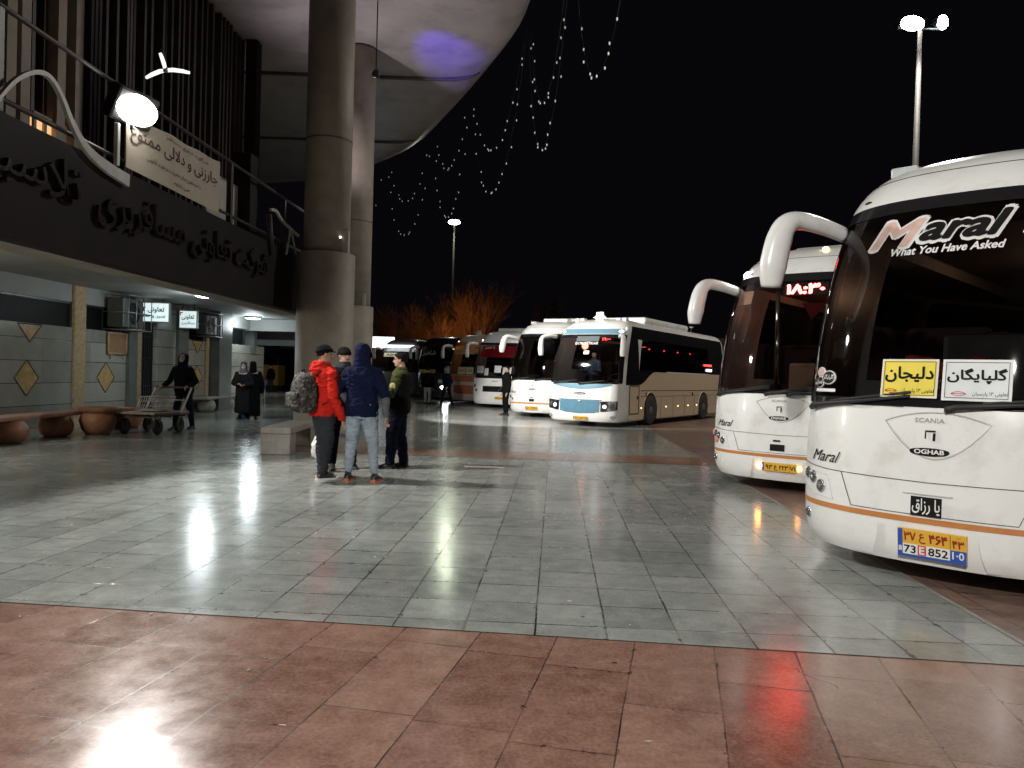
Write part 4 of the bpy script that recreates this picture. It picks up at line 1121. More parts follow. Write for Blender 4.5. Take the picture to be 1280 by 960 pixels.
    B.disc('marker_lamp', gloss_black, -.80, 3.11, .014, .006, .006, rx=.05)
    B.disc('marker_lamp', gloss_black, .80, 3.11, .014, .006, .006, rx=.05)
    MB().bbox(-.85, .85, 2.6, 7.2, 3.5, 3.76, .10).build('roof_unit', whitebus, o)
    MB().bbox(-.12, .12, .0, .3, 0, .1, .02, Matrix.Translation((-.72, 1.5, 3.46))).build('roof_sign', mat('roof_sign_grey', (.45, .48, .47), .4), o)
    return B

# nearest coach
B1 = coach_white('nearest white coach with yellow and white route cards in its windshield', 3.085, 5.66, 44.5, first=True)
B1.cabin_light((1.0, .55, .32), 8, (.1, 4.2, 2.5))
def big_logo(B):
    for body, cx, w, h, mfill, bold in (('M', -.42, .42, .24, pink_ink, .03), ('aral', .07, .62, .20, black_ink, .045)):
        B.text('lettering', white_ink, body, cx, 2.735 + (0 if body == 'M' else .02), w=w, h=h * (1.0 if body == 'M' else 1.12), off=.006, bold=bold + .03, shear=.35, parent=B.wsobj)
        B.text('lettering', mfill, body, cx, 2.735 + (0 if body == 'M' else .02), w=w - .028, h=(h - .024) * (1.0 if body == 'M' else 1.12), off=.010, bold=bold - .004, shear=.35, parent=B.wsobj)
    B.text('lettering', white_ink, 'What You Have Asked', -.04, 2.575, w=.80, h=.062, off=.006, bold=.03, shear=.2, parent=B.wsobj)
big_logo(B1)
for k, (cx, cz, r1, r2) in enumerate(((.49, 2.66, .035, .02), (.53, 2.69, .03, .03), (.51, 2.74, .05, .04), (.58, 2.75, .07, .05))):
    B1.disc('stag_emblem', white_ink, cx, cz, r2, .006, .001, parent=B1.wsobj, rx=r1)
MB().bbox(-.2, .42, .95, 1.3, 1.37, 1.95, .05).build('service_box', dashm, B1.o)
rb = MB(); rng = random.Random(4)
for k in range(9): rb.ell((-.1 + rng.uniform(-.22, .22), .80 + rng.uniform(-.06, .06), 1.66 + rng.uniform(-.05, .05)), .15, .08, .05, 10, 6, Matrix.Rotation(rng.uniform(-.5, .5), 4, 'Y'))
rb = rb.build('red_cloth_bundle', mat('red_cloth', (.35, .02, .02), .8, var=.3)); rb.parent = None
rb.matrix_world = Matrix.Translation(B1.o.location) @ Matrix.Rotation(-R(44.5), 4, 'Z'); tag(rb, 'crumpled red cloth bundle on the dashboard of the nearest coach', 'cloth')
sy = mat('sign_yellow', (.80, .66, .10), .45, var=.06)
def emblem(o, fr, W, H, cx, m):
    mb = MB()
    for k in range(-1, 2):
        mb.tube([fr(cx * W + q * W * .11, H * (.17 + .05 * k * (1 - q * q)), .004) for q in [-1 + i / 6 for i in range(13)]], (.005, .002), 4)
    mb.build('emblem', m, o)
o, fr, W, H = sign_on(B1, 'route_card', 'yellow route card with bold black script in the nearest windshield', -.37, .03, 1.41, 1.70, sy, [(shape('دلیجان'), 0, .60, .84, .40, black_ink, .03), (shape('تعاونی ۱۳ پارسیان'), .16, .17, .58, .13, black_ink, .01)], True, 'card', 'route cards in the nearest windshield')
emblem(o, fr, W, H, -.31, red_ink)
o, fr, W, H = sign_on(B1, 'route_card', 'white route card with bold black script in the nearest windshield', 0.06, .49, 1.40, 1.70, mat('sign_white', (.66, .70, .70), .45, var=.05), [(shape('گلپایگان'), 0, .60, .84, .36, black_ink, .03), (shape('تعاونی ۱۳ پارسیان'), .20, .17, .50, .12, black_ink, .005)], True, 'card', 'route cards in the nearest windshield')
emblem(o, fr, W, H, -.25, red_ink)
# oval stickers low on the pillar side
for cx, cz, rx, rz, txt in ((-.965, 1.60, .07, .045, None), (-.865, 1.555, .09, .06, 'گلپایگان'), (-.965, 1.515, .065, .05, 'تهران')):
    q = B1.disc('sticker', white_ink, cx, cz, rz, .006, .001, parent=B1.wsobj, rx=rx)
    B1.disc('sticker_field', black_ink if txt else pink_ink, cx, cz, rz * .86, .0085, .001, parent=B1.wsobj, rx=rx * .88)
    if txt: B1.text('lettering', white_ink, shape(txt), cx, cz, w=rx * 1.4, h=rz * .85, off=.014, bold=.01, parent=B1.wsobj)
B1.patch('sticker', white_ink, -1.01, -.78, 1.435, 1.462, .006, 8, 2, parent=B1.wsobj)

# second coach with the red clock
B2 = coach_white('white coach behind the nearest one with a red lit time display in its windshield', 3.60, 10.35, 39.5, second=True)
B2.cabin_light((1.0, .28, .13), 14, (.0, 3.3, 2.6))
ledm = emis('red_led', (1.0, .025, .02), 70)
frd = B2.flat(.15, 2.80, .012)
q = B2.fcard('display_panel', gloss_black, frd, -.30, .30, -.105, .105, 0, B2.wsobj, .008)
text_mb('۱۸:۳۰', lambda a, b, d: frd(a, b, .004 + d), w=.50, h=.15, bold=.045).build('lettering', ledm, q)
q = B2.patch('sun_strip', mat('bronze_film', (.25, .15, .10), .3), -.9, -.62, 2.62, 2.82, .006, 8, 2, parent=B2.wsobj)
B2.marker(-.90, 3.12, .055, (1.0, .98, .92), 50, .13)
for xx in (.22, .50, .78): 
    p = B2.sp(xx, 3.42, .02); MB().ell(p, .045, .03, .022, 10, 6).build('roof_lamp', emis('amber_led', (1.0, .72, .25), 14), B2.o)
M_ = Matrix.Translation((-.62, 1.3, 3.50))
fr2 = MB()
for a, b in (((-.15, 0), (.15, 0)), ((.15, 0), (.15, .10)), ((.15, .10), (-.15, .10)), ((-.15, .10), (-.15, 0))): fr2.tube([M_ @ Vector((a[0], 0, a[1])), M_ @ Vector((b[0], 0, b[1]))], .014, 6)
fr2.build('roof_lamp', emis('red_led2', (1.0, .04, .05), 20), B2.o)
MB().bbox(-.16, .16, .02, .12, -.08, .12, .01, M_).build('roof_lamp_case', gloss_black, B2.o)
for xx in (-.24, .29): B2.marker(xx, .36, .035, (1.0, .40, .08), 26 if xx < 0 else 9)
for cx, cz in ((-1.165, .735), (-1.0, .655)):
    B2.disc('indicator_film', mat('red_film', (.75, .22, .18), .4), cx, cz, .046, .02, .006)
MB().tube([(-.6, 1.5, 1.05), (-.6, 1.45, 2.9)], .035, 8).build('grab_rail', chrome, B2.o)
MB().bbox(-.35, .15, 1.3, 1.7, 1.36, 1.8, .04).build('service_box', mat('cabin_beige', (.35, .2, .12), .6), B2.o)
tri = MB(); tri.add([B2.sp(.12, 2.62, -.04), B2.sp(.46, 2.62, -.04), B2.sp(.29, 2.38, -.04)], [(0, 1, 2)])
pn = tri.build('pennant', mat('red_cloth', (.35, .02, .02), .8)); pn.parent = B2.o
B2.wiper(-.2, 1.33, .6, 1.43)

# white coach between the black-grilled one and the blue one
B4 = coach_white('plain white coach standing just left of the blue trimmed coach', .72, 27.6, 27)
B4.cabin_light((1, .8, .6), 2.0)
MB().bbox(-.5, .5, 1.9, 2.3, 3.56, 3.7, .04).build('roof_box', whitebus, B4.o)

# blue trimmed coach, its long side in view
cream = mat('cream_in_sodium_light', (.68, .54, .38), .22, var=.04, coat=.5)  # cream paint with the warm sodium light put into its colour
bluep = mat('pale_blue_paint', (.14, .28, .37), .3, var=.05, coat=.4)
B3 = Bus('white coach with pale blue grille and trim and a long dark windowed side', 2.06, 23.4, 31.5, n=3.4, b=.6, L=11.0, ws=(1.40, 2.98), side_win=(1.85, 2.9, 1), body=mat('white_blue_bus', (.74, .73, .69), .26, var=.03, coat=.4))
o = B3.o; o.scale = (1, 1, .95)
B3.patch('blue_visor', bluep, -1.08, 1.08, 3.0, 3.17, .005, 30, 4)
B3.patch('blue_apron', bluep, -1.0, 1.0, lambda x: 1.20 + .13 * abs(x) ** 2, lambda x: 1.375, .005, 30, 4)
g = B3.patch('grille', mat('grille_blue', (.085, .20, .28), .35), -.66, .66, lambda x: .44 + .10 * abs(x) ** 2, lambda x: .86 - .0 * x, .012, 24, 4)
B3.line('grille_rim', mat('rim_dark', (.10, .14, .16), .4), [(-.72, .86), (-.52, .46), (0, .43), (.52, .46), (.72, .86), (-.72, .86)], .012, .014, 6)
B3.disc('badge', chrome, 0, .80, .03, .02, .006, rx=.07)
bd = B3.disc('badge', black_ink, 0, 1.06, .04, .008, .002, rx=.20); B3.text('lettering', white_ink, 'SCANIA', 0, 1.06, w=.28, h=.035, off=.014, bold=.02, parent=bd)
hl = emis('soft_headlight', (.9, .95, 1.0), 1.6)
for sgn in (-1, 1):
    q = B3.patch('headlight', chrome, *sorted((sgn * .70, sgn * 1.16)), lambda x: .50 + .18 * max(0, abs(x) - .8), lambda x: .84 - .08 * max(0, 1.0 - abs(x)), .010, 10, 4)
    B3.disc('lens', lensm, sgn * .83, .66, .085, .02, .02, parent=q); B3.disc('lens', lensm, sgn * 1.02, .70, .085, .02, .02, parent=q)
    B3.disc('lens', hl, sgn * .83, .66, .06, .045, .006, parent=q)
    B3.marker(sgn * .98, 3.09, .045, (.95, .98, 1.0), 12, .07)
    B3.disc('fog_lamp', mat('fog_lens', (.6, .6, .6), .1, metal=.6), sgn * 1.05, .33, .06, .014, .01, rx=.09)
B3.marker(1.05, .33, .04, (1, .97, .9), 2.5)
B3.plate(.05, .28, .46, .11, ('۷۴', 'ع', '۶۵۲'), '۱۶')
B3.patch('glass_border', gloss_black, -1.15, 1.15, 2.86, 2.985, .004, 36, 2)
B3.patch('glass_border', gloss_black, -1.19, 1.19, 1.38, 1.43, .004, 36, 2)
for sgn in (-1, 1):
    P = []
    for i in range(13):
        z = 1.43 + (2.86 - 1.43) * i / 12; a = interp(z, 1); P.append([B3.sp(sgn * a * q, z, .004) for q in (.93, .955, .975, .992)])
    MB().grid(P).build('windshield_pillar', gloss_black, o)
B3.patch('name_band', mat('grey_film', (.12, .14, .14), .3), -.38, .38, 2.74, 2.92, .006, 10, 2, parent=B3.wsobj)
B3.text('lettering', white_ink, 'DOROSTKAR', 0, 2.68, w=.78, h=.075, off=.007, bold=.02, parent=B3.wsobj)
B3.text('lettering', emis('red_led_dim', (1.0, .03, .03), 5), '۱۹:۰۰', .62, 2.82, w=.26, h=.08, off=.012, bold=.02, parent=B3.wsobj)
B3.patch('sticker', white_ink, -.04, .14, 2.32, 2.44, .006, 4, 2, parent=B3.wsobj)
B3.wiper(-.95, 1.36, -.1, 1.46); B3.wiper(-.05, 1.36, .8, 1.46)
MHORN = [(1.08, .45, 2.90), (1.22, .22, 2.92), (1.36, .06, 2.86), (1.40, .02, 2.68), (1.40, .02, 2.42), (1.39, .03, 2.26)]
MR = [(.05, .07), (.06, .07), (.07, .07), (.10, .08), (.11, .09), (.09, .07)]
for sgn in (-1, 1): B3.mirror(sgn, MHORN, MR)
# lower side, door, lockers, side lamps
for sgn in (-1, 1):
    def sd(a, b, d): return (sgn * (1.226 + d), a, b)
    P = []
    ys = [.9 + (10.9 - .9) * k / 40 for k in range(41)]
    def top_(y): t = min(1, max(0, (y - 1.7) / 1.4)); t = t * t * (3 - 2 * t); return 1.36 + .46 * t
    MB().grid([[sd(y, .22 + (top_(y) - .22) * i / 4, .003) for y in ys] for i in range(5)]).build('side_panel', cream, o)
    P = [[sd(y, top_(y) + (1.86 - top_(y)) * i / 2, .004) for y in ys[:14]] for i in range(3)]
    MB().grid(P).build('window_swoop', gloss_black, o)
    for y0_, y1_, z0_, z1_ in ((.66, 1.75, 1.36, 3.0), (1.0, 10.9, 3.0, 3.30), (1.75, 10.9, 2.885, 3.0), (8.9, 10.9, 1.84, 2.885)):
        MB().grid([[Vector((sgn * (interp(z0_ + (z1_ - z0_) * i / 6, 1) + .005), max(y_, interp(z0_ + (z1_ - z0_) * i / 6, 2) + .62), z0_ + (z1_ - z0_) * i / 6)) for y_ in [y0_ + (y1_ - y0_) * k / 8 for k in range(9)]] for i in range(7)]).build('window_surround', gloss_black, o)
    rr = MB()
    for a in (((.98, .42), (.98, 1.34)), ((1.72, .42), (1.72, 1.34)), ((.98, .42), (1.72, .42)), ((.98, 1.34), (1.72, 1.34))): rr.tube([sd(*a[0], .006), sd(*a[1], .006)], .014, 4)
    dr = MB().grid([[sd(y, z, .006) for y in (1.0, 1.7)] for z in (.44, 1.32)]).build('driver_door', cream, o); rr.build('frame', black_ink, dr)
    MB().bbox(*sorted((sgn * 1.23, sgn * 1.245)), 1.58, 1.66, .9, 1.0, .004).build('handle', black_ink, dr)
    ln = MB()
    ln.tube([sd(1.9, 1.18, .006), sd(10.8, 1.18, .006)], .008, 4).tube([sd(1.9, .98, .006), sd(10.8, .98, .006)], .004, 4)
    for yy in (3.7, 4.9, 6.1, 7.2): ln.tube([sd(yy, .25, .006), sd(yy, .97, .006)], .005, 4)
    ln.build('locker_joint', panel_line, o)
    for yy in (1.95, 4.2, 5.4, 6.5, 7.5): MB().ell(sd(yy, .60, .01), .01, .04, .025, 8, 6).build('side_lamp', emis('side_amber', (1.0, .62, .25), 3.2), o)
    for yy in (2.3, 6.9): MB().bbox(*sorted((sgn * 1.23, sgn * 1.24)), yy, yy + .13, .98, 1.1, .003).build('vent', black_ink, o)
    for yy in (2.75, 8.3):
        ap = [(yy + .60 * math.cos(R(a)), max(.21, .5 + .60 * math.sin(R(a)))) for a in range(-28, 209, 8)]
        MB().prism(ap, 1.22, 1.2335, lambda a, b_, d: (sgn * d, a, b_)).build('wheel_arch', rubber, o)
        rg = MB(); rg.tube([(sgn * 1.234, yy + .62 * math.cos(R(a)), .5 + .62 * math.sin(R(a))) for a in range(-25, 206, 8)], (.03, .012), 5); rg.build('arch_trim', cream, o)
for yy in (3.2, 4.6, 6.0, 7.4): MB().ell((.95, yy, 2.62), .03, .05, .03, 8, 6).build('reading_lamp', emis('red_reading', (1, .06, .04), 9), o)
MB().bbox(1.205, 1.215, 8.3, 9.3, 2.16, 2.24, .003).build('red_window_reflection', emis('red_reflection_glow', (1.0, .05, .04), 2.5), o)  # red light reflected on the window, put in as a glowing strip
MB().bbox(1.215, 1.225, 8.6, 9.3, 1.95, 2.05, .003).build('tail_window_light', emis('cool_tail', (.8, .95, 1.0), 3.0), o)
B3.cabin_light((1.0, .25, .15), 6, (0, 5.0, 2.6))
l = light('cabin_glow', 'POINT', (0, 1.25, 2.6), 7.0, (1, .9, .8), .1); l.parent = o
# roof crown, boxes and air unit
cp = [(-.15, 0), (.15, 0), (.13, .07), (.24, .10), (.14, .16), (.12, .29), (-.12, .29), (-.14, .16), (-.24, .10), (-.13, .07)]
MB().prism(cp, 0, .05, lambda a, b, d: (a, 1.3 + d, 3.49 + b)).build('roof_crown', whitebus, o)
for xx in (-.9, -.72, .55, .75): MB().bbox(xx - .08, xx + .08, 1.5, 1.7, 3.42, 3.60, .02).build('roof_box', mat('roof_grey', (.5, .5, .48), .4), o)
MB().bbox(-.8, .8, 3.2, 7.6, 3.5, 3.76, .10).build('roof_unit', whitebus, o)
MB().tube([(.8, 7.9, 3.3), (.8, 7.9, 3.75)], .02, 6).ell((.8, 7.9, 3.75), .09, .09, .05).build('roof_vent', chrome, o)

# white coach with black grille and red trimmed windshield
B5 = Bus('white coach with a black grille and a red curtain across its windshield', -.80, 34.6, 22, n=3.2, b=.6, L=10.5, ws=(1.42, 2.95), side_win=(1.6, 2.85, 1))
o = B5.o
B5.patch('glass_border', gloss_black, -1.18, 1.18, 1.33, 1.45, .004, 30, 2); B5.patch('glass_border', gloss_black, -1.13, 1.13, 2.86, 2.96, .004, 30, 2)
B5.patch('grille', gloss_black, -.58, .66, .72, .98, .012, 20, 2)
B5.line('badge', chrome, [(.15, .73), (.4, .97)], .02, .016, 4)
B5.text('lettering', black_ink, 'VOLVO', 0, 1.2, w=.3, h=.06, bold=.02)
B5.plate(.3, .45, .5, .12, ('۶۱', 'ع', '۲۱۷'), '۱۳')
for sgn in (-1, 1):
    B5.lamp(sgn * 1.02, .98, .075); B5.lamp(sgn * .92, .78, .065); B5.mirror(sgn, MHORN, MR); B5.marker(sgn * .98, 3.08, .04, (1, .96, .88), 5)
cur = [[B5.sp(-1.0 + 2.0 * k / 30, z, -.10 + .03 * math.sin(k * 1.7)) for k in range(31)] for z in (2.32, 2.5, 2.7, 2.86)]
MB().grid(cur).build('curtain', mat('glowing_red_curtain', (.5, .02, .03), .8, emit=(.6, .01, .02), estr=.12), o)  # curtain cloth is given a faint glow of its own
B5.text('lettering', white_ink, shape('یا حسین'), -.45, 2.74, w=.5, h=.16, bold=.02, parent=B5.wsobj)
for cx, cz, w_ in ((-.78, 1.72, .18), (-.45, 1.62, .10), (.1, 1.75, .16), (.55, 1.68, .2)): B5.patch('sticker', mat('sticker_grey', (.5, .52, .52), .5, var=.4, vscale=20), cx - w_, cx + w_, cz - .16, cz + .16, .006, 4, 2, parent=B5.wsobj)
B5.cabin_light((1, .8, .7), 5); MB().bbox(-.85, .85, 2.2, 6.5, 3.5, 3.74, .1).build('roof_unit', whitebus, o)
MB().bbox(-.9, -.6, 1.3, 1.5, 3.3, 3.42, .02).build('roof_lamp', emis('roof_lamp_white', (1, .95, .85), 2.5), o)

# orange and white coach
orangep = mat('orange_bus_paint', (.50, .14, .05), .35, var=.08, coat=.3)
B6 = Bus('orange and white coach with yellow route cards in an orange lit windshield', -2.28, 38.6, 22, n=3.2, b=.6, L=10.5, ws=(1.45, 2.9), side_win=(1.6, 2.8, 1), body=mat('pale_orange_bus', (.62, .52, .44), .35, coat=.3))
o = B6.o
B6.patch('orange_visor', orangep, -1.1, 1.1, 2.93, 3.12, .006, 30, 3); B6.patch('orange_apron', orangep, -1.1, 1.1, 1.1, 1.42, .006, 30, 3)
B6.patch('grille', orangep, -.75, .75, lambda x: .5 + .1 * x * x, lambda x: .92, .014, 20, 3)
B6.line('grille_rim', mat('orange_rim', (.35, .08, .02), .4), [(-.75, .92), (-.55, .52), (.55, .52), (.75, .92)], .02, .02, 6)
B6.patch('amber_film', mat('amber_film', (.45, .25, .12), .4), -.9, .9, 2.5, 2.75, .006, 16, 2, parent=B6.wsobj)
for sgn in (-1, 1):
    B6.mirror(sgn, MHORN, MR, whitebus); B6.lamp(sgn * 1.0, .75, .09)
    B6.marker(sgn * .9, 3.16, .03, (1, .8, .5), 4)
B6.cabin_light((1, .42, .10), 22)
cp2 = [(a * .9, b) for a, b in cp]
MB().prism(cp2, 0, .05, lambda a, b, d: (a, 1.3 + d, 3.47 + b)).build('roof_crown', whitebus, o)
for xx, lab in ((-.55, 'left pale yellow card low in the orange coach windshield'), (-.1, 'right pale yellow card low in the orange coach windshield')):
    sign_on(B6, 'route_card', lab, xx, xx + .42, 1.48, 1.84, mat('card_pale_yellow', (.72, .66, .38), .5), [(shape('اصفهان' if xx < -.3 else 'کاشان'), 0, .5, .7, .4, black_ink, .02)], None, 'card', 'route cards in the orange coach')  # cards are a plain pale yellow

# dark coach and the coach with the light bar
darkp = mat('dark_bus_paint', (.025, .025, .028), .25, var=.1, coat=.4)
B7 = Bus('black fronted coach between the orange coach and the light bar coach', -4.35, 42.2, 18, n=3.0, b=.7, L=10.5, ws=(1.5, 3.0), side_win=(1.6, 2.9, 1), body=darkp)
o = B7.o
for sgn in (-1, 1): B7.mirror(sgn, MHORN, MR, whitebus)
B7.text('lettering', white_ink, shape('شاهین'), -.5, 2.6, w=.9, h=.35, bold=.0, parent=B7.wsobj)
B7.text('lettering', white_ink, 'KMP', -.55, .98, w=.5, h=.13, bold=.02); B7.patch('grille_slot', whitebus, -.8, .0, .72, .84, .01, 12, 1); B7.patch('grille_slot', chrome, -.8, .0, .5, .56, .01, 12, 1)
B7.patch('yellow_band', sy, -.95, .1, 1.50, 1.68, .008, 12, 2)
B7.text('lettering', black_ink, shape('تهران قم'), -.42, 1.59, w=.7, h=.12, off=.012, bold=.02)
hl2 = emis('bright_headlight', (.95, .98, 1.0), 26)
for xx, zz in ((.62, .72), (.95, .58)): B7.disc('headlight', hl2, xx, zz, .09, .02, .02, rx=.17)
B7.patch('bumper', whitebus, .3, 1.1, .95, 1.15, .01, 8, 2)
B7.cabin_light((1, .8, .6), 3)
B8 = Bus('coach with a white light bar over its windshield, farthest left in the row', -7.1, 46.5, 14, n=3.2, b=.6, L=10.5, ws=(1.5, 2.75), side_win=(1.6, 2.9, 1), body=mat('silver_bus', (.32, .32, .33), .35, coat=.3))
o = B8.o
MB().bbox(-1.05, 1.05, .25, .5, 3.0, 3.14, .05).build('light_bar', emis('light_bar', (.95, .97, 1.0), 2.6), o)
B8.patch('route_band', emis('dull_band', (.7, .68, .45), .35), -.95, .5, 2.42, 2.66, .01, 12, 2, parent=B8.wsobj)
B8.text('lettering', black_ink, 'ASMAR', -.2, 2.54, w=1.1, h=.15, off=.014, bold=.02, parent=B8.wsobj)
for sgn in (-1, 1): B8.mirror(sgn, MHORN, MR, whitebus); B8.lamp(sgn * .95, .75, .09)
B8.cabin_light((1, .7, .5), 5); B8.text('lettering', white_ink, 'IRAN', .1, 1.0, w=.5, h=.12, bold=.02)
p = atd(473, 427, 55); o = thing('lit_sign', 'bright white lit sign over the farthest bus, beside the column', 'sign', (p.x, 55, 0))
w_ = 40 * 55 / 960
MB().bbox(-w_ / 2, w_ / 2, -.1, .1, p.z - .45, p.z + .35, .04).build('panel', emis('lit_sign_white', (.85, .97, 1.0), 1.6), o)
MB().tube([(-w_ * .3, 0, 0), (-w_ * .3, 0, p.z - .4)], .06, 8).build('post', railm, o); MB().tube([(w_ * .3, 0, 0), (w_ * .3, 0, p.z - .4)], .06, 8).build('post', railm, o)
# ================================================================== PEOPLE
skin = mat('skin', (.42, .25, .17), .5, var=.1, vscale=12)
def remesh(mb, name, m, parent, voxel=.012, smooth=4, wr=0.0, wscale=(9, 9, 22), seed=0, root=None):
    me = bpy.data.meshes.new('tmp'); me.from_pydata(mb.v, [], mb.f); me.update()
    o = bpy.data.objects.new('tmp', me); COL.objects.link(o)
    bm = bmesh.new(); bm.from_mesh(me); bmesh.ops.recalc_face_normals(bm, faces=bm.faces[:]); bm.to_mesh(me); bm.free()
    r = o.modifiers.new('r', 'REMESH'); r.mode = 'VOXEL'; r.voxel_size = voxel
    s = o.modifiers.new('s', 'SMOOTH'); s.iterations = smooth; s.factor = .5
    me2 = bpy.data.meshes.new_from_object(o.evaluated_get(bpy.context.evaluated_depsgraph_get()))
    bpy.data.objects.remove(o); bpy.data.meshes.remove(me)
    if wr:
        off = Vector((seed * 3.1, seed * 1.7, seed * 2.3))
        ns = [v.normal.copy() for v in me2.vertices]
        for v, nn in zip(me2.vertices, ns):
            p = Vector((v.co.x * wscale[0], v.co.y * wscale[1], v.co.z * wscale[2])) + off
            w = noise.noise(p) + .5 * noise.noise(p * 2.1)
            v.co += nn * (wr * (1 - 2 * abs(w)))
    me2.polygons.foreach_set('use_smooth', [True] * len(me2.polygons))
    me2.materials.clear(); me2.materials.append(m); me2.name = name
    if root is not None: ob = root; 
    ob = bpy.data.objects.new(name, me2); COL.objects.link(ob)
    if parent is not None: ob.parent = parent
    return ob

def cloth(name, col, rough=.85, var=.2):
    if name in MATS: return MATS[name]
    return mat(name, col, rough, var=var, vscale=9, bump=.25, bscale=220, spec=.08)
TORSO = [(.80, .13, .095, 0), (.88, .168, .118, -.005), (.96, .172, .122, -.008), (1.06, .152, .105, 0), (1.16, .152, .106, .005), (1.28, .176, .12, .008), (1.37, .186, .115, .0), (1.43, .165, .095, -.008), (1.47, .10, .075, -.012), (1.50, .062, .062, -.01)]
def ering(c, hw, hd, n=20, rot=None):
    P = [Vector((hw * math.copysign(abs(math.cos(a)) ** .85, math.cos(a)), hd * math.copysign(abs(math.sin(a)) ** .85, math.sin(a)), 0)) for a in [2 * math.pi * k / n for k in range(n)]]
    return [Vector(c) + p for p in P]
class Person:
    """faces +y at yaw 0; pose in metres for a 1.75 m figure"""
    def __init__(s, label, pos, yaw, H, skinm=None, vox=.012, hands=None, elbows=None, feet=None, knees=None, lean=0.0, head_yaw=0.0, head_pitch=0.0, group=None, seated=False, fingers=True):
        k = H / 1.75; s.k = k; s.vox = vox
        s.lean = lean; s.hy = head_yaw; s.hp = head_pitch
        s.feet = feet or ((-.10, .0), (.10, .0)); s.knees = knees
        s.hands = hands or ((-.27, .06, .80), (.27, .06, .80)); s.elbows = elbows or ((-.27, -.03, 1.10), (.27, -.03, 1.10))
        mb = MB()
        for z in (0,): pass
        mb.loft([s.tr(ering((0, oy, z), hw, hd), z) for z, hw, hd, oy in TORSO])
        s.legs(mb, (.082, .056, .052, .034), feet_too=False)
        for i in (0, 1): s.foot(mb, i, 1.0)
        s.arms(mb, (.052, .042, .040, .026), 1.0)
        for i in (0, 1): s.hand(mb, i, fingers)
        s.head(mb)
        o = remesh(mb, 'person', skinm or skin, None, min(vox, .009) if fingers else vox, 2)
        o.location = (pos[0], pos[1], pos[2] if len(pos) > 2 else 0); o.rotation_euler = (0, 0, yaw); o.scale = (k, k, k)
        s.o = tag(o, label, 'person', group)
    def tr(s, ring, z):
        """bend the upper body forward by lean"""
        if not s.lean or z < .92: return ring
        M = Matrix.Translation((0, 0, .92)) @ Matrix.Rotation(-s.lean, 4, 'X') @ Matrix.Translation((0, 0, -.92))
        return [M @ p for p in ring]
    def tp(s, p): return s.tr([Vector(p)], Vector(p).z)[0]
    def leg_pts(s, i):
        sx = (-1, 1)[i]; fx, fy = s.feet[i][:2]; fz = s.feet[i][2] if len(s.feet[i]) > 2 else 0
        hip = Vector((sx * .088, 0, .90)); ank = Vector((fx, fy, .085 + fz))
        kn = Vector(s.knees[i]) if s.knees else hip.lerp(ank, .5) + Vector((sx * .008, .03, .0))
        return hip, kn, ank
    def legs(s, mb, r, feet_too=False, hem=None, n=14):
        for i in (0, 1):
            h, k_, a = s.leg_pts(i)
            e = a.copy()
            if hem: e = a + (k_ - a).normalized() * hem
            mb.tube([h + Vector((0, 0, .05)), h.lerp(k_, .4), k_, k_.lerp(a, .35) + Vector((0, -.012, 0)), e], [r[0], r[0] * .88, r[1], r[2] * 1.03, r[3]], n)
    def foot(s, mb, i, f, zoff=0):
        h, k_, a = s.leg_pts(i); sx = (-1, 1)[i]; ax, ay, az = a
        b0 = az - .085
        tw = sx * .10
        for_ = lambda y, x=0: (ax + x + tw * max(0, y), ay + y)
        R_ = []
        for y, w, hgt in ((-.075, .028, .05), (-.05, .036, .085), (0, .038, .095), (.06, .042, .07), (.12, .046, .05), (.165, .04, .038), (.19, .02, .028)):
            cx, cy = for_(y); R_.append([Vector((cx + w * f * math.cos(q), cy, b0 + max(0.0, hgt * .5 * f + hgt * .5 * f * math.sin(q)) + .002)) for q in [2 * math.pi * t / 12 for t in range(12)]])
        mb.loft(R_)
        mb.tube([a + Vector((0, 0, .06)), (ax, ay, b0 + .05)], [.036 * f, .036 * f], 10)
    def sole(s, mb, i, f=1.12):
        h, k_, a = s.leg_pts(i); sx = (-1, 1)[i]; b0 = a.z - .085; tw = sx * .10
        pts = []
        for y, w in ((-.09, .03), (-.06, .042), (0, .043), (.07, .048), (.13, .052), (.18, .043), (.215, .018)): pts.append((a.x + tw * max(0, y), a.y + y, w))
        poly = [(x + w, y) for x, y, w in pts] + [(x - w, y) for x, y, w in pts[::-1]]
        mb.prism(poly, b0 + .0, b0 + .024, lambda p, q, d: (p, q, d))
    def arm_pts(s, i):
        sx = (-1, 1)[i]
        return s.tp((sx * .175, -.005, 1.40)), Vector(s.elbows[i]), Vector(s.hands[i])
    def arms(s, mb, r, t1=1.0, t0=0.0, n=12):
        for i in (0, 1):
            sh, el, wr = s.arm_pts(i); sx = (-1, 1)[i]
            full = [sh + Vector((-sx * .05, 0, .01)), sh, sh.lerp(el, .5), el, el.lerp(wr, .4), wr]
            rr = [r[0] * .8, r[0] * 1.08, (r[0] + r[1]) / 2 * 1.02, r[1], (r[1] + r[2]) / 2, r[3]]
            if t0 > 0: full, rr = full[3:], rr[3:]
            if t1 < 1: full, rr = full[:4], rr[:4]; full.append(el.lerp(wr, .12)); rr.append(r[1])
            mb.tube(full, rr, n)
    def hand(s, mb, i, fingers):
        sh, el, wr = s.arm_pts(i); d = (wr - el).normalized(); sx = (-1, 1)[i]
        side = Vector((0, 1, 0)) - d * d.y
        if side.length < .3: side = Vector((0, 0, 1)) - d * d.z
        side.normalize(); nrm = d.cross(side) * sx
        pal = [wr + d * t for t in (-.02, .03, .085)]
        rings = []
        for c, w, th in zip(pal, (.025, .038, .040), (.022, .018, .014)):
            rings.append([c + side * (w * math.cos(q)) + nrm * (th * math.sin(q)) for q in [2 * math.pi * k / 12 for k in range(12)]])
        mb.loft(rings)
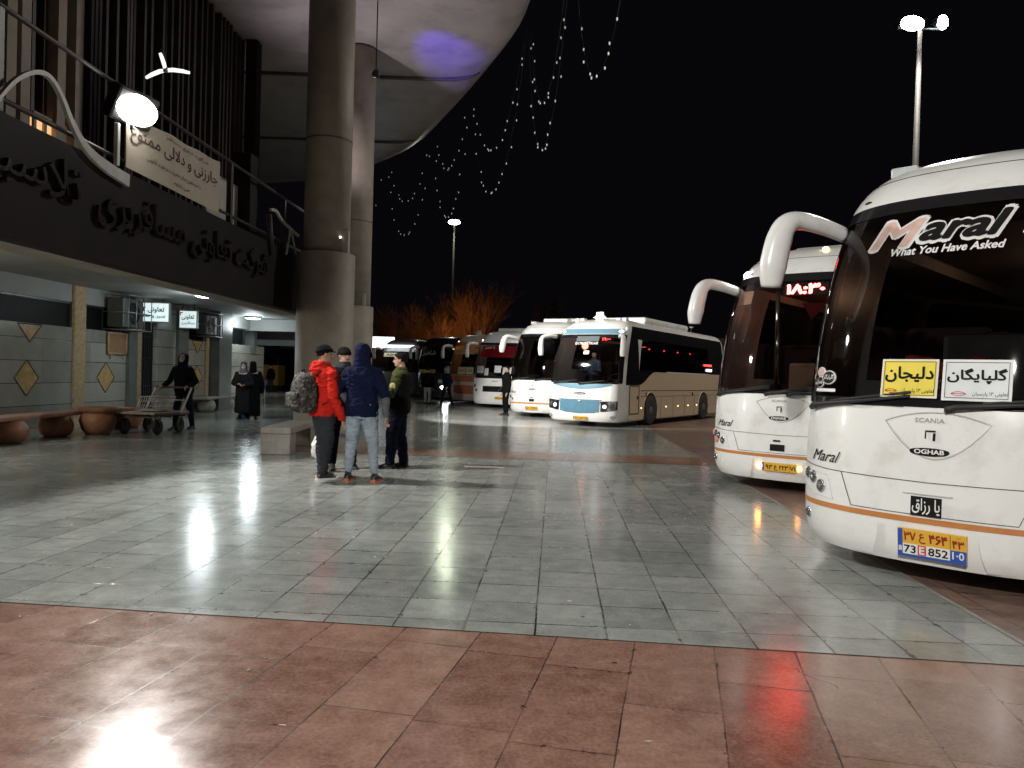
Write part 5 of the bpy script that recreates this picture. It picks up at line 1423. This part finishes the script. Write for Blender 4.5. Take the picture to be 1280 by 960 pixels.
        if not fingers: mb.ell(wr + d * .12, .03, .03, .04, 8, 6); return
        for j, (o_, L) in enumerate(((.030, .066), (.010, .076), (-.011, .070), (-.030, .054))):
            b = wr + d * .075 + side * o_
            mid = b + d * L * .55 + nrm * .010 + side * o_ * .15; tip = mid + d * L * .42 + nrm * .028
            mb.tube([b, mid, tip], [.0105, .0095, .0085], 7)
        b = wr + d * .02 + side * .028
        mb.tube([b, b + side * .032 + d * .028 + nrm * .01, b + side * .040 + d * .062 + nrm * .022], [.014, .012, .0095], 7)
    def hm(s):
        base = s.tp((0, -.005, 1.53))
        return Matrix.Translation(base) @ Matrix.Rotation(s.hy, 4, 'Z') @ Matrix.Rotation(-s.hp - s.lean * .4, 4, 'X')
    HEAD = [(.0, .062, -.01, .022), (.015, .084, -.03, .042), (.035, .090, -.048, .052), (.058, .086, -.058, .059), (.075, .092, -.064, .063), (.09, .086, -.07, .066), (.115, .082, -.082, .071), (.135, .094, -.090, .075), (.16, .092, -.098, .077), (.185, .078, -.095, .072), (.205, .05, -.075, .055), (.218, .01, -.04, .025)]
    def head(s, mb):
        M = s.hm(); rings = []
        for z, f, b, w in s.HEAD:
            rings.append([M @ Vector((w * math.copysign(abs(math.cos(a)) ** .9, math.cos(a)), (f + b) / 2 + (f - b) / 2 * math.sin(a), z)) for a in [2 * math.pi * k / 24 for k in range(24)]])
        mb.loft(rings)
        mb.tube([s.tp((0, -.012, 1.44)), M @ Vector((0, -.02, .05))], [.058, .052], 14)
        # nose, brow, ears
        mb.tube([M @ Vector((0, .078, .128)), M @ Vector((0, .100, .096)), M @ Vector((0, .112, .082)), M @ Vector((0, .090, .072))], [.009, .012, .015, .012], 8)
        for sx in (-1, 1):
            mb.tube([M @ Vector((sx * .018, .092, .136)), M @ Vector((sx * .05, .080, .136))], .010, 6)
            mb.ell(M @ Vector((sx * .077, -.012, .105)), .012, .022, .034, 8, 6)
    # ------- clothes
    def face(s, beard=False, col=(.03, .022, .018)):
        M = s.hm(); mb = MB()
        for sx in (-1, 1):
            mb.ell(M @ Vector((sx * .032, .079, .117)), .012, .008, .007, 8, 6)
            mb.tube([M @ Vector((sx * .016, .101, .140)), M @ Vector((sx * .052, .086, .139))], .004, 5)
        mb.tube([M @ Vector((-.024, .089, .056)), M @ Vector((0, .0955, .058)), M @ Vector((.024, .089, .056))], .0035, 5)
        mb.build('eyes_and_brows', mat('eye_dark', col, .4, var=0), s.o)
    def hair(s, m, low=.11, bulge=.008):
        M = s.hm(); rings = []
        rows = [(z, f, b, w) for z, f, b, w in s.HEAD if z > .13] 
        def R1(z, f, b, w, g): return [M @ Vector(((w + g) * math.cos(a), (f + b) / 2 + ((f - b) / 2 + g) * math.sin(a), z)) for a in [2 * math.pi * k / 24 for k in range(24)]]
        # back and sides lower than the forehead
        R0 = []
        for a in [2 * math.pi * k / 24 for k in range(24)]:
            fr = max(0, math.sin(a)); z = .182 * fr + (1 - fr) * (low - .03 * max(0, -math.sin(a)))
            R0.append(M @ Vector(((.074 + bulge) * math.cos(a), -.004 + (.088 + bulge) * math.sin(a), z)))
        rings = [R0] + [R1(z + bulge * .7, f, b, w, bulge) for z, f, b, w in rows if z > .155] 
        mb = MB().loft(rings); return remesh(mb, 'hair', m, s.o, max(.008, s.vox * .7), 2, .003, (40, 40, 40))
    def beanie(s, m, low=.125):
        M = s.hm(); rings = []
        for z, g in ((low, .010), (low + .012, .020), (low + .045, .022), (low + .05, .014)): rings.append([M @ Vector(((.076 + g) * math.cos(a), -.002 + (.094 + g) * math.sin(a), z - .018 * max(0, -math.sin(a)))) for a in [2 * math.pi * k / 24 for k in range(24)]])
        for z, q in ((.19, 1.05), (.215, .88), (.235, .55), (.242, .2)): rings.append([M @ Vector((.082 * q * math.cos(a), -.006 + .10 * q * math.sin(a), z)) for a in [2 * math.pi * k / 24 for k in range(24)]])
        return MB().loft(rings).build('hat', m, s.o)
    def cap_brim(s, m):
        M = s.hm(); poly = [(.075 * math.cos(a), .07 + .085 * math.sin(a)) for a in [math.pi * k / 12 for k in range(13)]]
        return MB().prism(poly, .15, .158, lambda p, q, d: M @ Vector((p, q, d - .012 * (q - .07) / .085))).build('cap_brim', m, s.o)
    def hood_up(s, m, wr=.006):
        M = s.hm(); mb = MB(); rings = []
        for z, f, b, w in ((-.06, .055, -.13, .12), (-.02, .05, -.125, .105), (.04, .045, -.125, .098), (.10, .05, -.13, .098), (.16, .055, -.13, .097), (.20, .05, -.115, .085), (.228, .02, -.09, .06), (.24, -.02, -.05, .02)):
            rings.append([M @ Vector((w * math.cos(a), (f + b) / 2 + (f - b) / 2 * math.sin(a), z)) for a in [2 * math.pi * k / 24 for k in range(24)]])
        mb.loft(rings)
        mb.loft([[s.tp((hw * math.cos(a), -.01 + hd * math.sin(a), z)) for a in [2 * math.pi * k / 20 for k in range(20)]] for z, hw, hd in ((1.40, .13, .11), (1.46, .12, .115), (1.52, .10, .11), (1.56, .09, .10))])
        # face opening rim
        rim = [M @ Vector((.088 * math.cos(a), .056, .095 + .115 * math.sin(a))) for a in [2 * math.pi * k / 24 for k in range(25)]]
        mb.tube(rim, .014, 7)
        return remesh(mb, 'hood', m, s.o, s.vox, 3, wr)
    def jacket(s, m, g=.022, bottom=.84, sleeve=1.0, wr=.007, seed=1, collar=True, flare=1.0, name='jacket', hood_down=False, sl=.016):
        mb = MB(); rings = []
        for z, hw, hd, oy in TORSO:
            if z < bottom - .02: continue
            fl_ = flare if z < 1.1 else 1.0
            rings.append(s.tr(ering((0, oy, z), (hw + g) * fl_, (hd + g) * fl_), z))
        lo = TORSO[1]
        rings.insert(0, ering((0, lo[3], bottom), (lo[1] + g * .9) * flare, (lo[2] + g * .9) * flare))
        mb.loft(rings[:-1])
        s.arms(mb, (.052 + sl, .046 + sl, .044 + sl, .032 + sl), sleeve)
        if collar: mb.loft([[s.tp((hw * math.cos(a), -.012 + hd * math.sin(a), z)) for a in [2 * math.pi * k / 20 for k in range(20)]] for z, hw, hd in ((1.42, .13, .11), (1.47, .095, .092), (1.53, .078, .083))])
        if hood_down:
            mb.loft([[s.tp((hw * math.cos(a), -.085 + hd * math.sin(a), z)) for a in [2 * math.pi * k / 20 for k in range(20)]] for z, hw, hd in ((1.33, .06, .04), (1.37, .12, .085), (1.44, .135, .10), (1.50, .115, .09), (1.54, .085, .07))])
        return remesh(mb, name, m, s.o, s.vox, 3, wr, seed=seed)
    def trousers(s, m, r=(.104, .074, .066, .052), wr=.006, seed=2, hem=-.01, top=.99):
        mb = MB()
        mb.loft([ering((0, oy, z), hw + .014, hd + .014) for z, hw, hd, oy in TORSO if z < top] )
        s.legs(mb, r, hem=hem)
        return remesh(mb, 'trousers', m, s.o, s.vox, 3, wr, (8, 8, 26), seed)
    def shoes(s, m, sole=None):
        for i in (0, 1):
            mb = MB(); s.foot(mb, i, 1.14); sh = remesh(mb, 'shoe', m, s.o, max(.008, s.vox * .8), 2)
            sb = MB(); s.sole(sb, i); sb.build('sole', sole or rubber, sh)
    def skirt(s, m, top=1.38, hem=.06, w0=.20, w1=.235, name='long_coat', wr=.012, seed=4):
        mb = MB(); rings = []
        n = 7
        for k in range(n + 1):
            t = k / n; z = hem + (top - hem) * t; hw = w1 + (w0 - w1) * t; hd = hw * .72
            rings.append(s.tr(ering((0, 0, z), hw, hd), z))
        mb.loft(rings); s.arms(mb, (.075, .07, .066, .052), 1.0)
        return remesh(mb, name, m, s.o, s.vox, 3, wr, (12, 12, 3), seed)

navy = cloth('navy_cloth', (.006, .009, .030)); greyc = cloth('grey_cloth', (.11, .115, .12)); jean = cloth('pale_jeans', (.26, .31, .36)); redc = cloth('red_jacket_cloth', (.50, .022, .014))
dkgrey = cloth('dark_grey_cloth', (.03, .032, .037)); blackc = cloth('black_cloth', (.005, .005, .006)); olive = cloth('olive_cloth', (.055, .06, .022)); dkblue = cloth('dark_blue_cloth', (.007, .010, .022))
hairb = mat('black_hair', (.005, .004, .004), .8, var=.3, vscale=60, spec=.15); whitecl = cloth('white_cloth', (.55, .55, .55)); bluecl = cloth('blue_grey_cloth', (.07, .10, .15))
wsole = mat('white_sole', (.6, .6, .58), .6); osole = mat('orange_sole', (.55, .12, .06), .6); blackshoe = mat('black_shoe', (.015, .015, .016), .45)
yw = lambda dx, dy: math.atan2(dy, dx) - math.pi / 2       # facing direction to yaw

# --- the four men talking
g4 = 'men talking beside the column'
p = at(402, 598); P1 = Person('man in bright red jacket and black cap with a backpack, in the talking group', p, yw(.72, .70), 1.83, hands=((-.25, .07, .80), (.27, .13, .80)), elbows=((-.28, -.03, 1.10), (.28, -.02, 1.09)), feet=((-.10, .07), (.12, -.06)), group=g4, head_yaw=-.15)
P1.jacket(redc, .034, .83, hood_down=True, seed=3, wr=.014); P1.trousers(dkgrey, (.112, .084, .074, .058), .012); P1.shoes(blackshoe, wsole); P1.face(); P1.hair(hairb); P1.beanie(blackc, .14); P1.cap_brim(blackc)
camo = bpy.data.materials.new('camouflage'); camo.use_nodes = True; t = NT(camo); tc = t.new('ShaderNodeTexCoord').outputs['Object']
c_ = t.ramp(t.noise(tc, 14, 3), .47, .53, (.008, .007, .007, 1), (.05, .045, .038, 1)); c_ = t.mix(t.ramp(t.noise(tc, 21, 2), .62, .66), c_, (.17, .155, .135)); t.link(c_, t.n['Principled BSDF'].inputs['Base Color']); t.n['Principled BSDF'].inputs['Roughness'].default_value = .8
bpk = thing('backpack', 'camouflage backpack worn by the man in red', 'backpack', p, yw(.72, .70))
k = P1.k
mb = MB(); mb.loft([[Vector((hw * math.copysign(abs(math.cos(a)) ** .6, math.cos(a)), -.29 - .0 + hd * math.copysign(abs(math.sin(a)) ** .6, math.sin(a)), z)) * k for a in [2 * math.pi * q / 24 for q in range(24)]] for z, hw, hd in ((.88, .10, .08), (.91, .16, .13), (1.05, .175, .145), (1.22, .17, .13), (1.34, .13, .10), (1.39, .07, .05))])
remesh(mb, 'pack_body', camo, bpk, .012, 3, .008, (9, 9, 9))
mb = MB().bbox(-.13 * k, .13 * k, -.50 * k, -.40 * k, .93 * k, 1.14 * k, .035 * k).build('front_pocket', camo, bpk)
mb = MB()
for sx in (-1, 1): mb.tube([Vector(q) * k for q in ((sx * .09, -.17, 1.36), (sx * .11, -.06, 1.475), (sx * .125, .08, 1.40), (sx * .15, .155, 1.25), (sx * .19, .08, 1.08), (sx * .17, -.12, .98))], (.028 * k, .008 * k), 6)
mb.build('strap', blackc, bpk)
mb = MB().tube([Vector(q) * k for q in ((-.04, -.30, 1.38), (-.02, -.30, 1.43), (.02, -.30, 1.43), (.04, -.30, 1.38))], .010, 6).build('handle', blackc, bpk)

p = at(450, 601); P2 = Person('man in dark navy hoodie with hood up and pale jeans, seen from behind', p, yw(.10, 1), 1.86, hands=((-.19, .10, .98), (.30, .07, .83)), elbows=((-.31, .0, 1.14), (.31, -.03, 1.12)), feet=((-.16, 0), (.19, .0)), group=g4)
P2.jacket(navy, .036, .84, .5, wr=.016, seed=5, name='hoodie'); P2.hood_up(navy)
for i in (0, 1):
    sh_, el_, wr_ = P2.arm_pts(i); mb = MB(); mb.tube([el_, el_.lerp(wr_, .4), wr_], [.056, .054, .036], 12); remesh(mb, 'sleeve', greyc, P2.o, .012, 3, .006)
P2.trousers(jean, (.112, .074, .060, .043), .013, 7, hem=.01); P2.shoes(blackshoe, osole); P2.face()
mb = MB().tube([Vector((-.15, -.112, .99)), Vector((0, -.136, .985)), Vector((.15, -.112, .99))], (.006, .03), 6); mb.build('waist_hem', jean, P2.o)

p = at(497, 585); P3 = Person('man in olive sleeves and black vest speaking in profile, dark trousers', p, yw(-1, .10), 1.80, hands=((-.20, .34, 1.20), (.14, .33, 1.16)), elbows=((-.29, .06, 1.12), (.28, .07, 1.10)), feet=((-.10, .10), (.12, -.06)), group=g4)
P3.jacket(olive, .026, .86, seed=8, wr=.012); mb = MB()
mb.loft([ering((0, oy, z), hw + .042, hd + .040) for z, hw, hd, oy in [(.84, .165, .115, 0)] + [q for q in TORSO if .87 < q[0] < 1.44]]); remesh(mb, 'vest', blackc, P3.o, .012, 3, .006)
P3.trousers(dkblue, (.110, .084, .076, .066), .012, 9, hem=-.03); P3.shoes(blackshoe); P3.face(); P3.hair(hairb, .10, .010)
mb = MB().ell((-.31, .03, 1.25), .016, .045, .05, 10, 8).build('sleeve_badge', mat('badge_yellow', (.5, .48, .2), .6), P3.o)
P3.disc = None

p = at(433, 582); P4 = Person('man in black coat and knitted hat half hidden behind the man in red', (p.x, 11.75, 0), yw(.35, -1), 1.84, feet=((-.16, 0), (.14, .06)), group=g4, head_yaw=.5, hands=((-.25, .10, .84), (.27, .08, .82)))
P4.jacket(blackc, .036, .80, seed=11); P4.trousers(blackc, seed=12); P4.shoes(blackshoe); P4.face(); P4.hair(hairb)
knit = mat('knit_hat', (.008, .008, .0085), .95, var=.7, vscale=45, spec=.05); P4.beanie(knit, .12)
mb = MB(); mb.loft([[P4.tp((hw * math.cos(a), .0 + hd * math.sin(a), z)) for a in [2 * math.pi * q / 20 for q in range(20)]] for z, hw, hd in ((1.44, .12, .11), (1.50, .10, .105), (1.55, .088, .10))]); remesh(mb, 'scarf', dkgrey, P4.o, .012, 2, .006)
pb = at(417, 582)
bg = thing('plastic_bag', 'white plastic bag with a dark print hanging behind the red jacket man', 'bag', (pb.x - .02, 11.3, 0))
mb = MB(); mb.loft([[Vector((hw * math.cos(a), hd * math.sin(a), z)) for a in [2 * math.pi * q / 16 for q in range(16)]] for z, hw, hd in ((.20, .07, .04), (.23, .13, .07), (.38, .14, .075), (.50, .10, .05), (.58, .03, .03))]); remesh(mb, 'bag', mat('bag_plastic', (.6, .6, .6), .35, var=.1), bg, .014, 2, .012, (14, 14, 10))
mb = MB().tube([(-.02, 0, .57), (-.03, 0, .68), (0, 0, .74), (.03, 0, .68), (.02, 0, .57)], .008, 5).build('handles', mat('bag_plastic', (.6, .6, .6), .35), bg)
MB().bbox(-.06, .06, -.085, -.078, .30, .40, .003).build('print', mat('bag_print', (.3, .12, .15), .5), bg)

# --- luggage cart and its pusher
pp = at(229, 536.5); cd = Vector((-.13, -.99, 0)).normalized()
L, W_ = 1.35, .92
fc = pp + cd * (.44 + L + .10); cx_, cy_ = -cd, Vector((cd.y, -cd.x, 0))
cang = math.atan2(cx_.y, cx_.x); ya = Vector((-math.sin(cang), math.cos(cang), 0)); ca = fc - ya * (W_ / 2)
CT = thing('luggage_cart', 'wooden four-wheeled luggage cart with a raised pipe handle', 'cart', (ca.x, ca.y, 0), cang)
wood = mat('worn_planks', (.34, .27, .19), .6, var=.3, vscale=4, bump=.3, bscale=20)
for k_ in range(6): MB().bbox(0, L, k_ * W_ / 6 + .006, (k_ + 1) * W_ / 6 - .006, .44, .475, .006).build('deck_board', wood, CT)
mb = MB()
for yy in (.0, W_ - .04): mb.bbox(-.03, L + .03, yy, yy + .04, .40, .438, .006)
for xx in (.12, .62, 1.18): mb.bbox(xx, xx + .05, .0, W_, .36, .40, .006)
mb.build('frame', mat('rust_steel', (.09, .07, .06), .5, metal=.4, var=.4), CT)
steel = MATS['rust_steel']
for xx in (.24, 1.08):
    for yy in (.08, W_ - .08):
        M = Matrix.Translation((xx, yy, .17)) @ Matrix.Rotation(R(90), 4, 'X')
        w = MB().lathe([(.11, -.035), (.155, -.035), (.17, -.02), (.17, .02), (.155, .035), (.11, .035)], n=24, m=M).build('wheel', rubber, CT)
        sp_ = MB(); sp_.lathe([(.04, -.045), (.04, .045)], n=12, m=M); sp_.lathe([(.10, -.012), (.118, -.012), (.118, .012), (.10, .012)], n=20, m=M)
        for a in range(5): sp_.tube([M @ Vector((.03 * math.cos(a * 1.257), .03 * math.sin(a * 1.257), 0)), M @ Vector((.11 * math.cos(a * 1.257), .11 * math.sin(a * 1.257), 0))], .012, 5)
        sp_.build('rim', steel, w)
        MB().tube([(xx, yy - .06, .17), (xx, yy - .06, .38)], .016, 6).tube([(xx, yy + .06, .17), (xx, yy + .06, .38)], .016, 6).tube([(xx, yy - .07, .17), (xx, yy + .07, .17)], .014, 6).build('fork', steel, CT)
pipe = mat('pale_pipe', (.5, .48, .44), .35, metal=.3, var=.2)
for yy in (.02, W_ - .02): MB().tube([(1.05, yy, .45), (1.45, yy, 1.0)], .022, 8).build('handle_pipe', pipe, CT)
MB().tube([(1.45, -.02, 1.0), (1.45, W_ + .02, 1.0)], .022, 8).build('push_bar', steel, CT)
MB().tube([(1.25, .02, .72), (1.25, W_ - .02, .72)], .018, 8).build('cross_bar', pipe, CT)
bk = thing('wire_basket', 'tilted wire rack basket lying on the luggage cart', 'basket', tuple((ca - cd * .45 + ya * .12).xy) + (.478,), cang)
mb = MB()
for z in (.02, .12, .22, .32): mb.tube([(0 + z * .6, .1, z), (.5 + z * .6, .1, z), (.5 + z * .6, .62, z), (0 + z * .6, .62, z), (0 + z * .6, .1, z)], .009, 5)
for q in range(7): mb.tube([(q * .083, .1, .015), (q * .083 + .2, .1, .33)], .008, 5); mb.tube([(q * .083, .62, .015), (q * .083 + .2, .62, .33)], .008, 5)
mb.build('wires', pipe, bk)
MB().bbox(.02, .46, .13, .59, .018, .045, .004).build('tray', mat('tray_grey', (.28, .29, .27), .5), bk)

p = pp; P5 = Person('porter in black jacket and dark blue hood pushing the luggage cart', p, yw(cd.x, cd.y), 1.80, hands=((-.30, .38, .985), (.30, .38, .985)), elbows=((-.33, .06, 1.10), (.33, .06, 1.10)), feet=((-.09, -.22, .0), (.10, .18)), lean=.16, head_pitch=-.35)
P5.jacket(blackc, .05, .80, seed=14); P5.trousers(dkblue, seed=15); P5.shoes(blackshoe); P5.face(); P5.hood_up(navy)

# --- people in the corridor
def far_person(label, px, py, yaw, H, jk, tr_, hat=None, hairm=None, vox=.022, dist=None, coat=None, **kw):
    p = at(px, py) if dist is None else Vector((atd(px, py, dist).x, dist, 0))
    q = Person(label, p, yaw, H, vox=vox, fingers=False, **kw)
    q.face()
    if coat: q.skirt(coat, hem=.20 if coat != blackc else .10)
    else: q.jacket(jk, .035, .82, seed=int(px)); q.trousers(tr_, seed=int(py))
    q.shoes(blackshoe)
    if hat: q.beanie(hat, .13)
    else: q.hair(hairm or hairb)
    return q
q = far_person('woman in dark grey coat, headscarf and face mask beside the one in black', 303, 524, yw(.1, -1), 1.66, None, None, coat=cloth('charcoal_cloth', (.016, .016, .018)), hands=((-.10, .22, 1.05), (.12, .22, 1.08)), elbows=((-.28, .05, 1.08), (.28, .05, 1.08)))
q.hood_up(cloth('grey_scarf', (.16, .16, .17))); M = q.hm(); MB().ell(M @ Vector((0, .082, .06)), .05, .03, .045, 12, 8).build('face_mask', whitecl, q.o)
q = far_person('woman in long black coat seen from behind in the corridor', 315, 524, yw(-.25, 1), 1.68, None, None, coat=blackc)
q.hood_up(blackc)
pb = at(309, 523)
bg = thing('blue_bag', 'bright blue carrier bag standing between the two women in the corridor', 'bag', (pb.x, pb.y - .28, 0))
mb = MB(); mb.loft([[Vector((hw * math.cos(a), hd * math.sin(a), z)) for a in [2 * math.pi * k / 16 for k in range(16)]] for z, hw, hd in ((0, .13, .08), (.03, .15, .09), (.25, .15, .08), (.40, .12, .05))]); remesh(mb, 'bag', mat('blue_plastic', (.03, .14, .42), .4), bg, .015, 2, .01)
MB().tube([(-.06, 0, .39), (-.05, 0, .5), (.05, 0, .5), (.06, 0, .39)], .009, 5).build('handles', mat('blue_plastic', (.03, .14, .42), .4), bg)
far_person('man in blue grey uniform and white cap with his back turned in the corridor', 293, 497.5, yw(.1, 1), 1.72, bluecl, bluecl, hat=whitecl)
far_person('man in pale jacket and white cap facing the one in blue grey', 284.5, 497, yw(.9, .2), 1.70, greyc, dkgrey, hat=whitecl)
far_person('dark figure standing in the doorway at the end of the corridor', 275, 497, yw(.9, -.3), 1.74, blackc, blackc)
far_person('dark figure far behind beside the orange kiosk', 338, 490, yw(-.3, -1), 1.72, blackc, dkgrey, vox=.03)
# --- people by the buses
far_person('man in black top and white trousers standing by the black fronted coach', 534, 505, yw(.1, 1), 1.74, blackc, whitecl)
q = far_person('man in dark clothes and grey hood walking past the orange coach', 558, 509.5, yw(-.7, -.7), 1.80, dkblue, blackc, feet=((-.10, -.26), (.10, .24)), hands=((-.27, .2, .88), (.30, -.12, .84)), lean=.08)
q.hood_up(cloth('grey_scarf', (.16, .16, .17)))
far_person('dark figure standing against the corner of the plain white coach', 632, 519, yw(-.9, -.3), 1.84, blackc, blackc)
# --- drivers
def driver(label, B, x, y, m, hat=None, z=.62):
    c, s_ = math.cos(-R(0)), 0
    base = B.o.matrix_basis
    th = B.o.rotation_euler.z
    loc = Matrix.Translation(B.o.location) @ Matrix.Rotation(th, 4, 'Z') @ Vector((x, y, z))
    q = Person(label, loc, th + math.pi, 1.72, vox=.022, fingers=False, feet=((-.12, .42), (.12, .42)), knees=((-.12, .45, .92), (.12, .45, .92)), hands=((-.2, .42, 1.12), (.2, .42, 1.12)), elbows=((-.27, .10, 1.06), (.27, .10, 1.06)))
    q.face(); q.jacket(m, .03, .86); q.trousers(dkgrey); q.shoes(blackshoe); q.hair(hairb)
    return q
driver('person in pale shirt seated inside the blue trimmed coach', B3, -.28, 1.55, bluecl)
driver('dark clothed driver seated inside the coach with the red display', B2, .56, 2.0, blackc)

# --- far corridor: kiosk, sign stand
p = atd(331, 470, 52)
KI = thing('kiosk', 'orange sided kiosk with a sloping roof at the far end of the corridor', 'kiosk', (p.x, 52, 0))
om = mat('kiosk_orange', (.55, .25, .04), .5, var=.1)
MB().bbox(-1.0, .9, 0, 1.6, .35, 1.75, .04).build('body', om, KI)
MB().prism([(-1.1, 2.75), (1.0, 2.25), (1.0, 2.15), (-1.1, 2.65)], -.1, 1.7, lambda a, b, d: (a, d, b)).build('roof', dark, KI)
mb = MB()
for xx in (-.95, .85): mb.bbox(xx - .04, xx + .04, .02, .1, 1.75, 2.3, .01)
mb.build('corner_posts', blackm, KI); MB().bbox(-.8, .7, .3, 1.5, .0, .35, .02).build('plinth', blackm, KI)
p = at(327, 506)
SS = thing('sign_stand', 'white framed notice stand with a blue top beside the two women', 'stand', (p.x, p.y, 0))
MB().tube([(-.12, 0, 0), (-.12, 0, .95)], .015, 6).tube([(.12, 0, 0), (.12, 0, .95)], .015, 6).tube([(-.12, 0, .3), (.12, 0, .3)], .012, 6).tube([(-.14, -.15, .015), (-.12, .15, .015)], .015, 6).tube([(.14, -.15, .015), (.12, .15, .015)], .015, 6).build('frame', white_m, SS)
MB().bbox(-.14, .14, -.02, .01, .62, .98, .005).build('panel', mat('panel_blue', (.08, .10, .45), .5), SS)
for ob in list(bpy.data.objects):
    if ob.users_collection == (): bpy.data.objects.remove(ob)
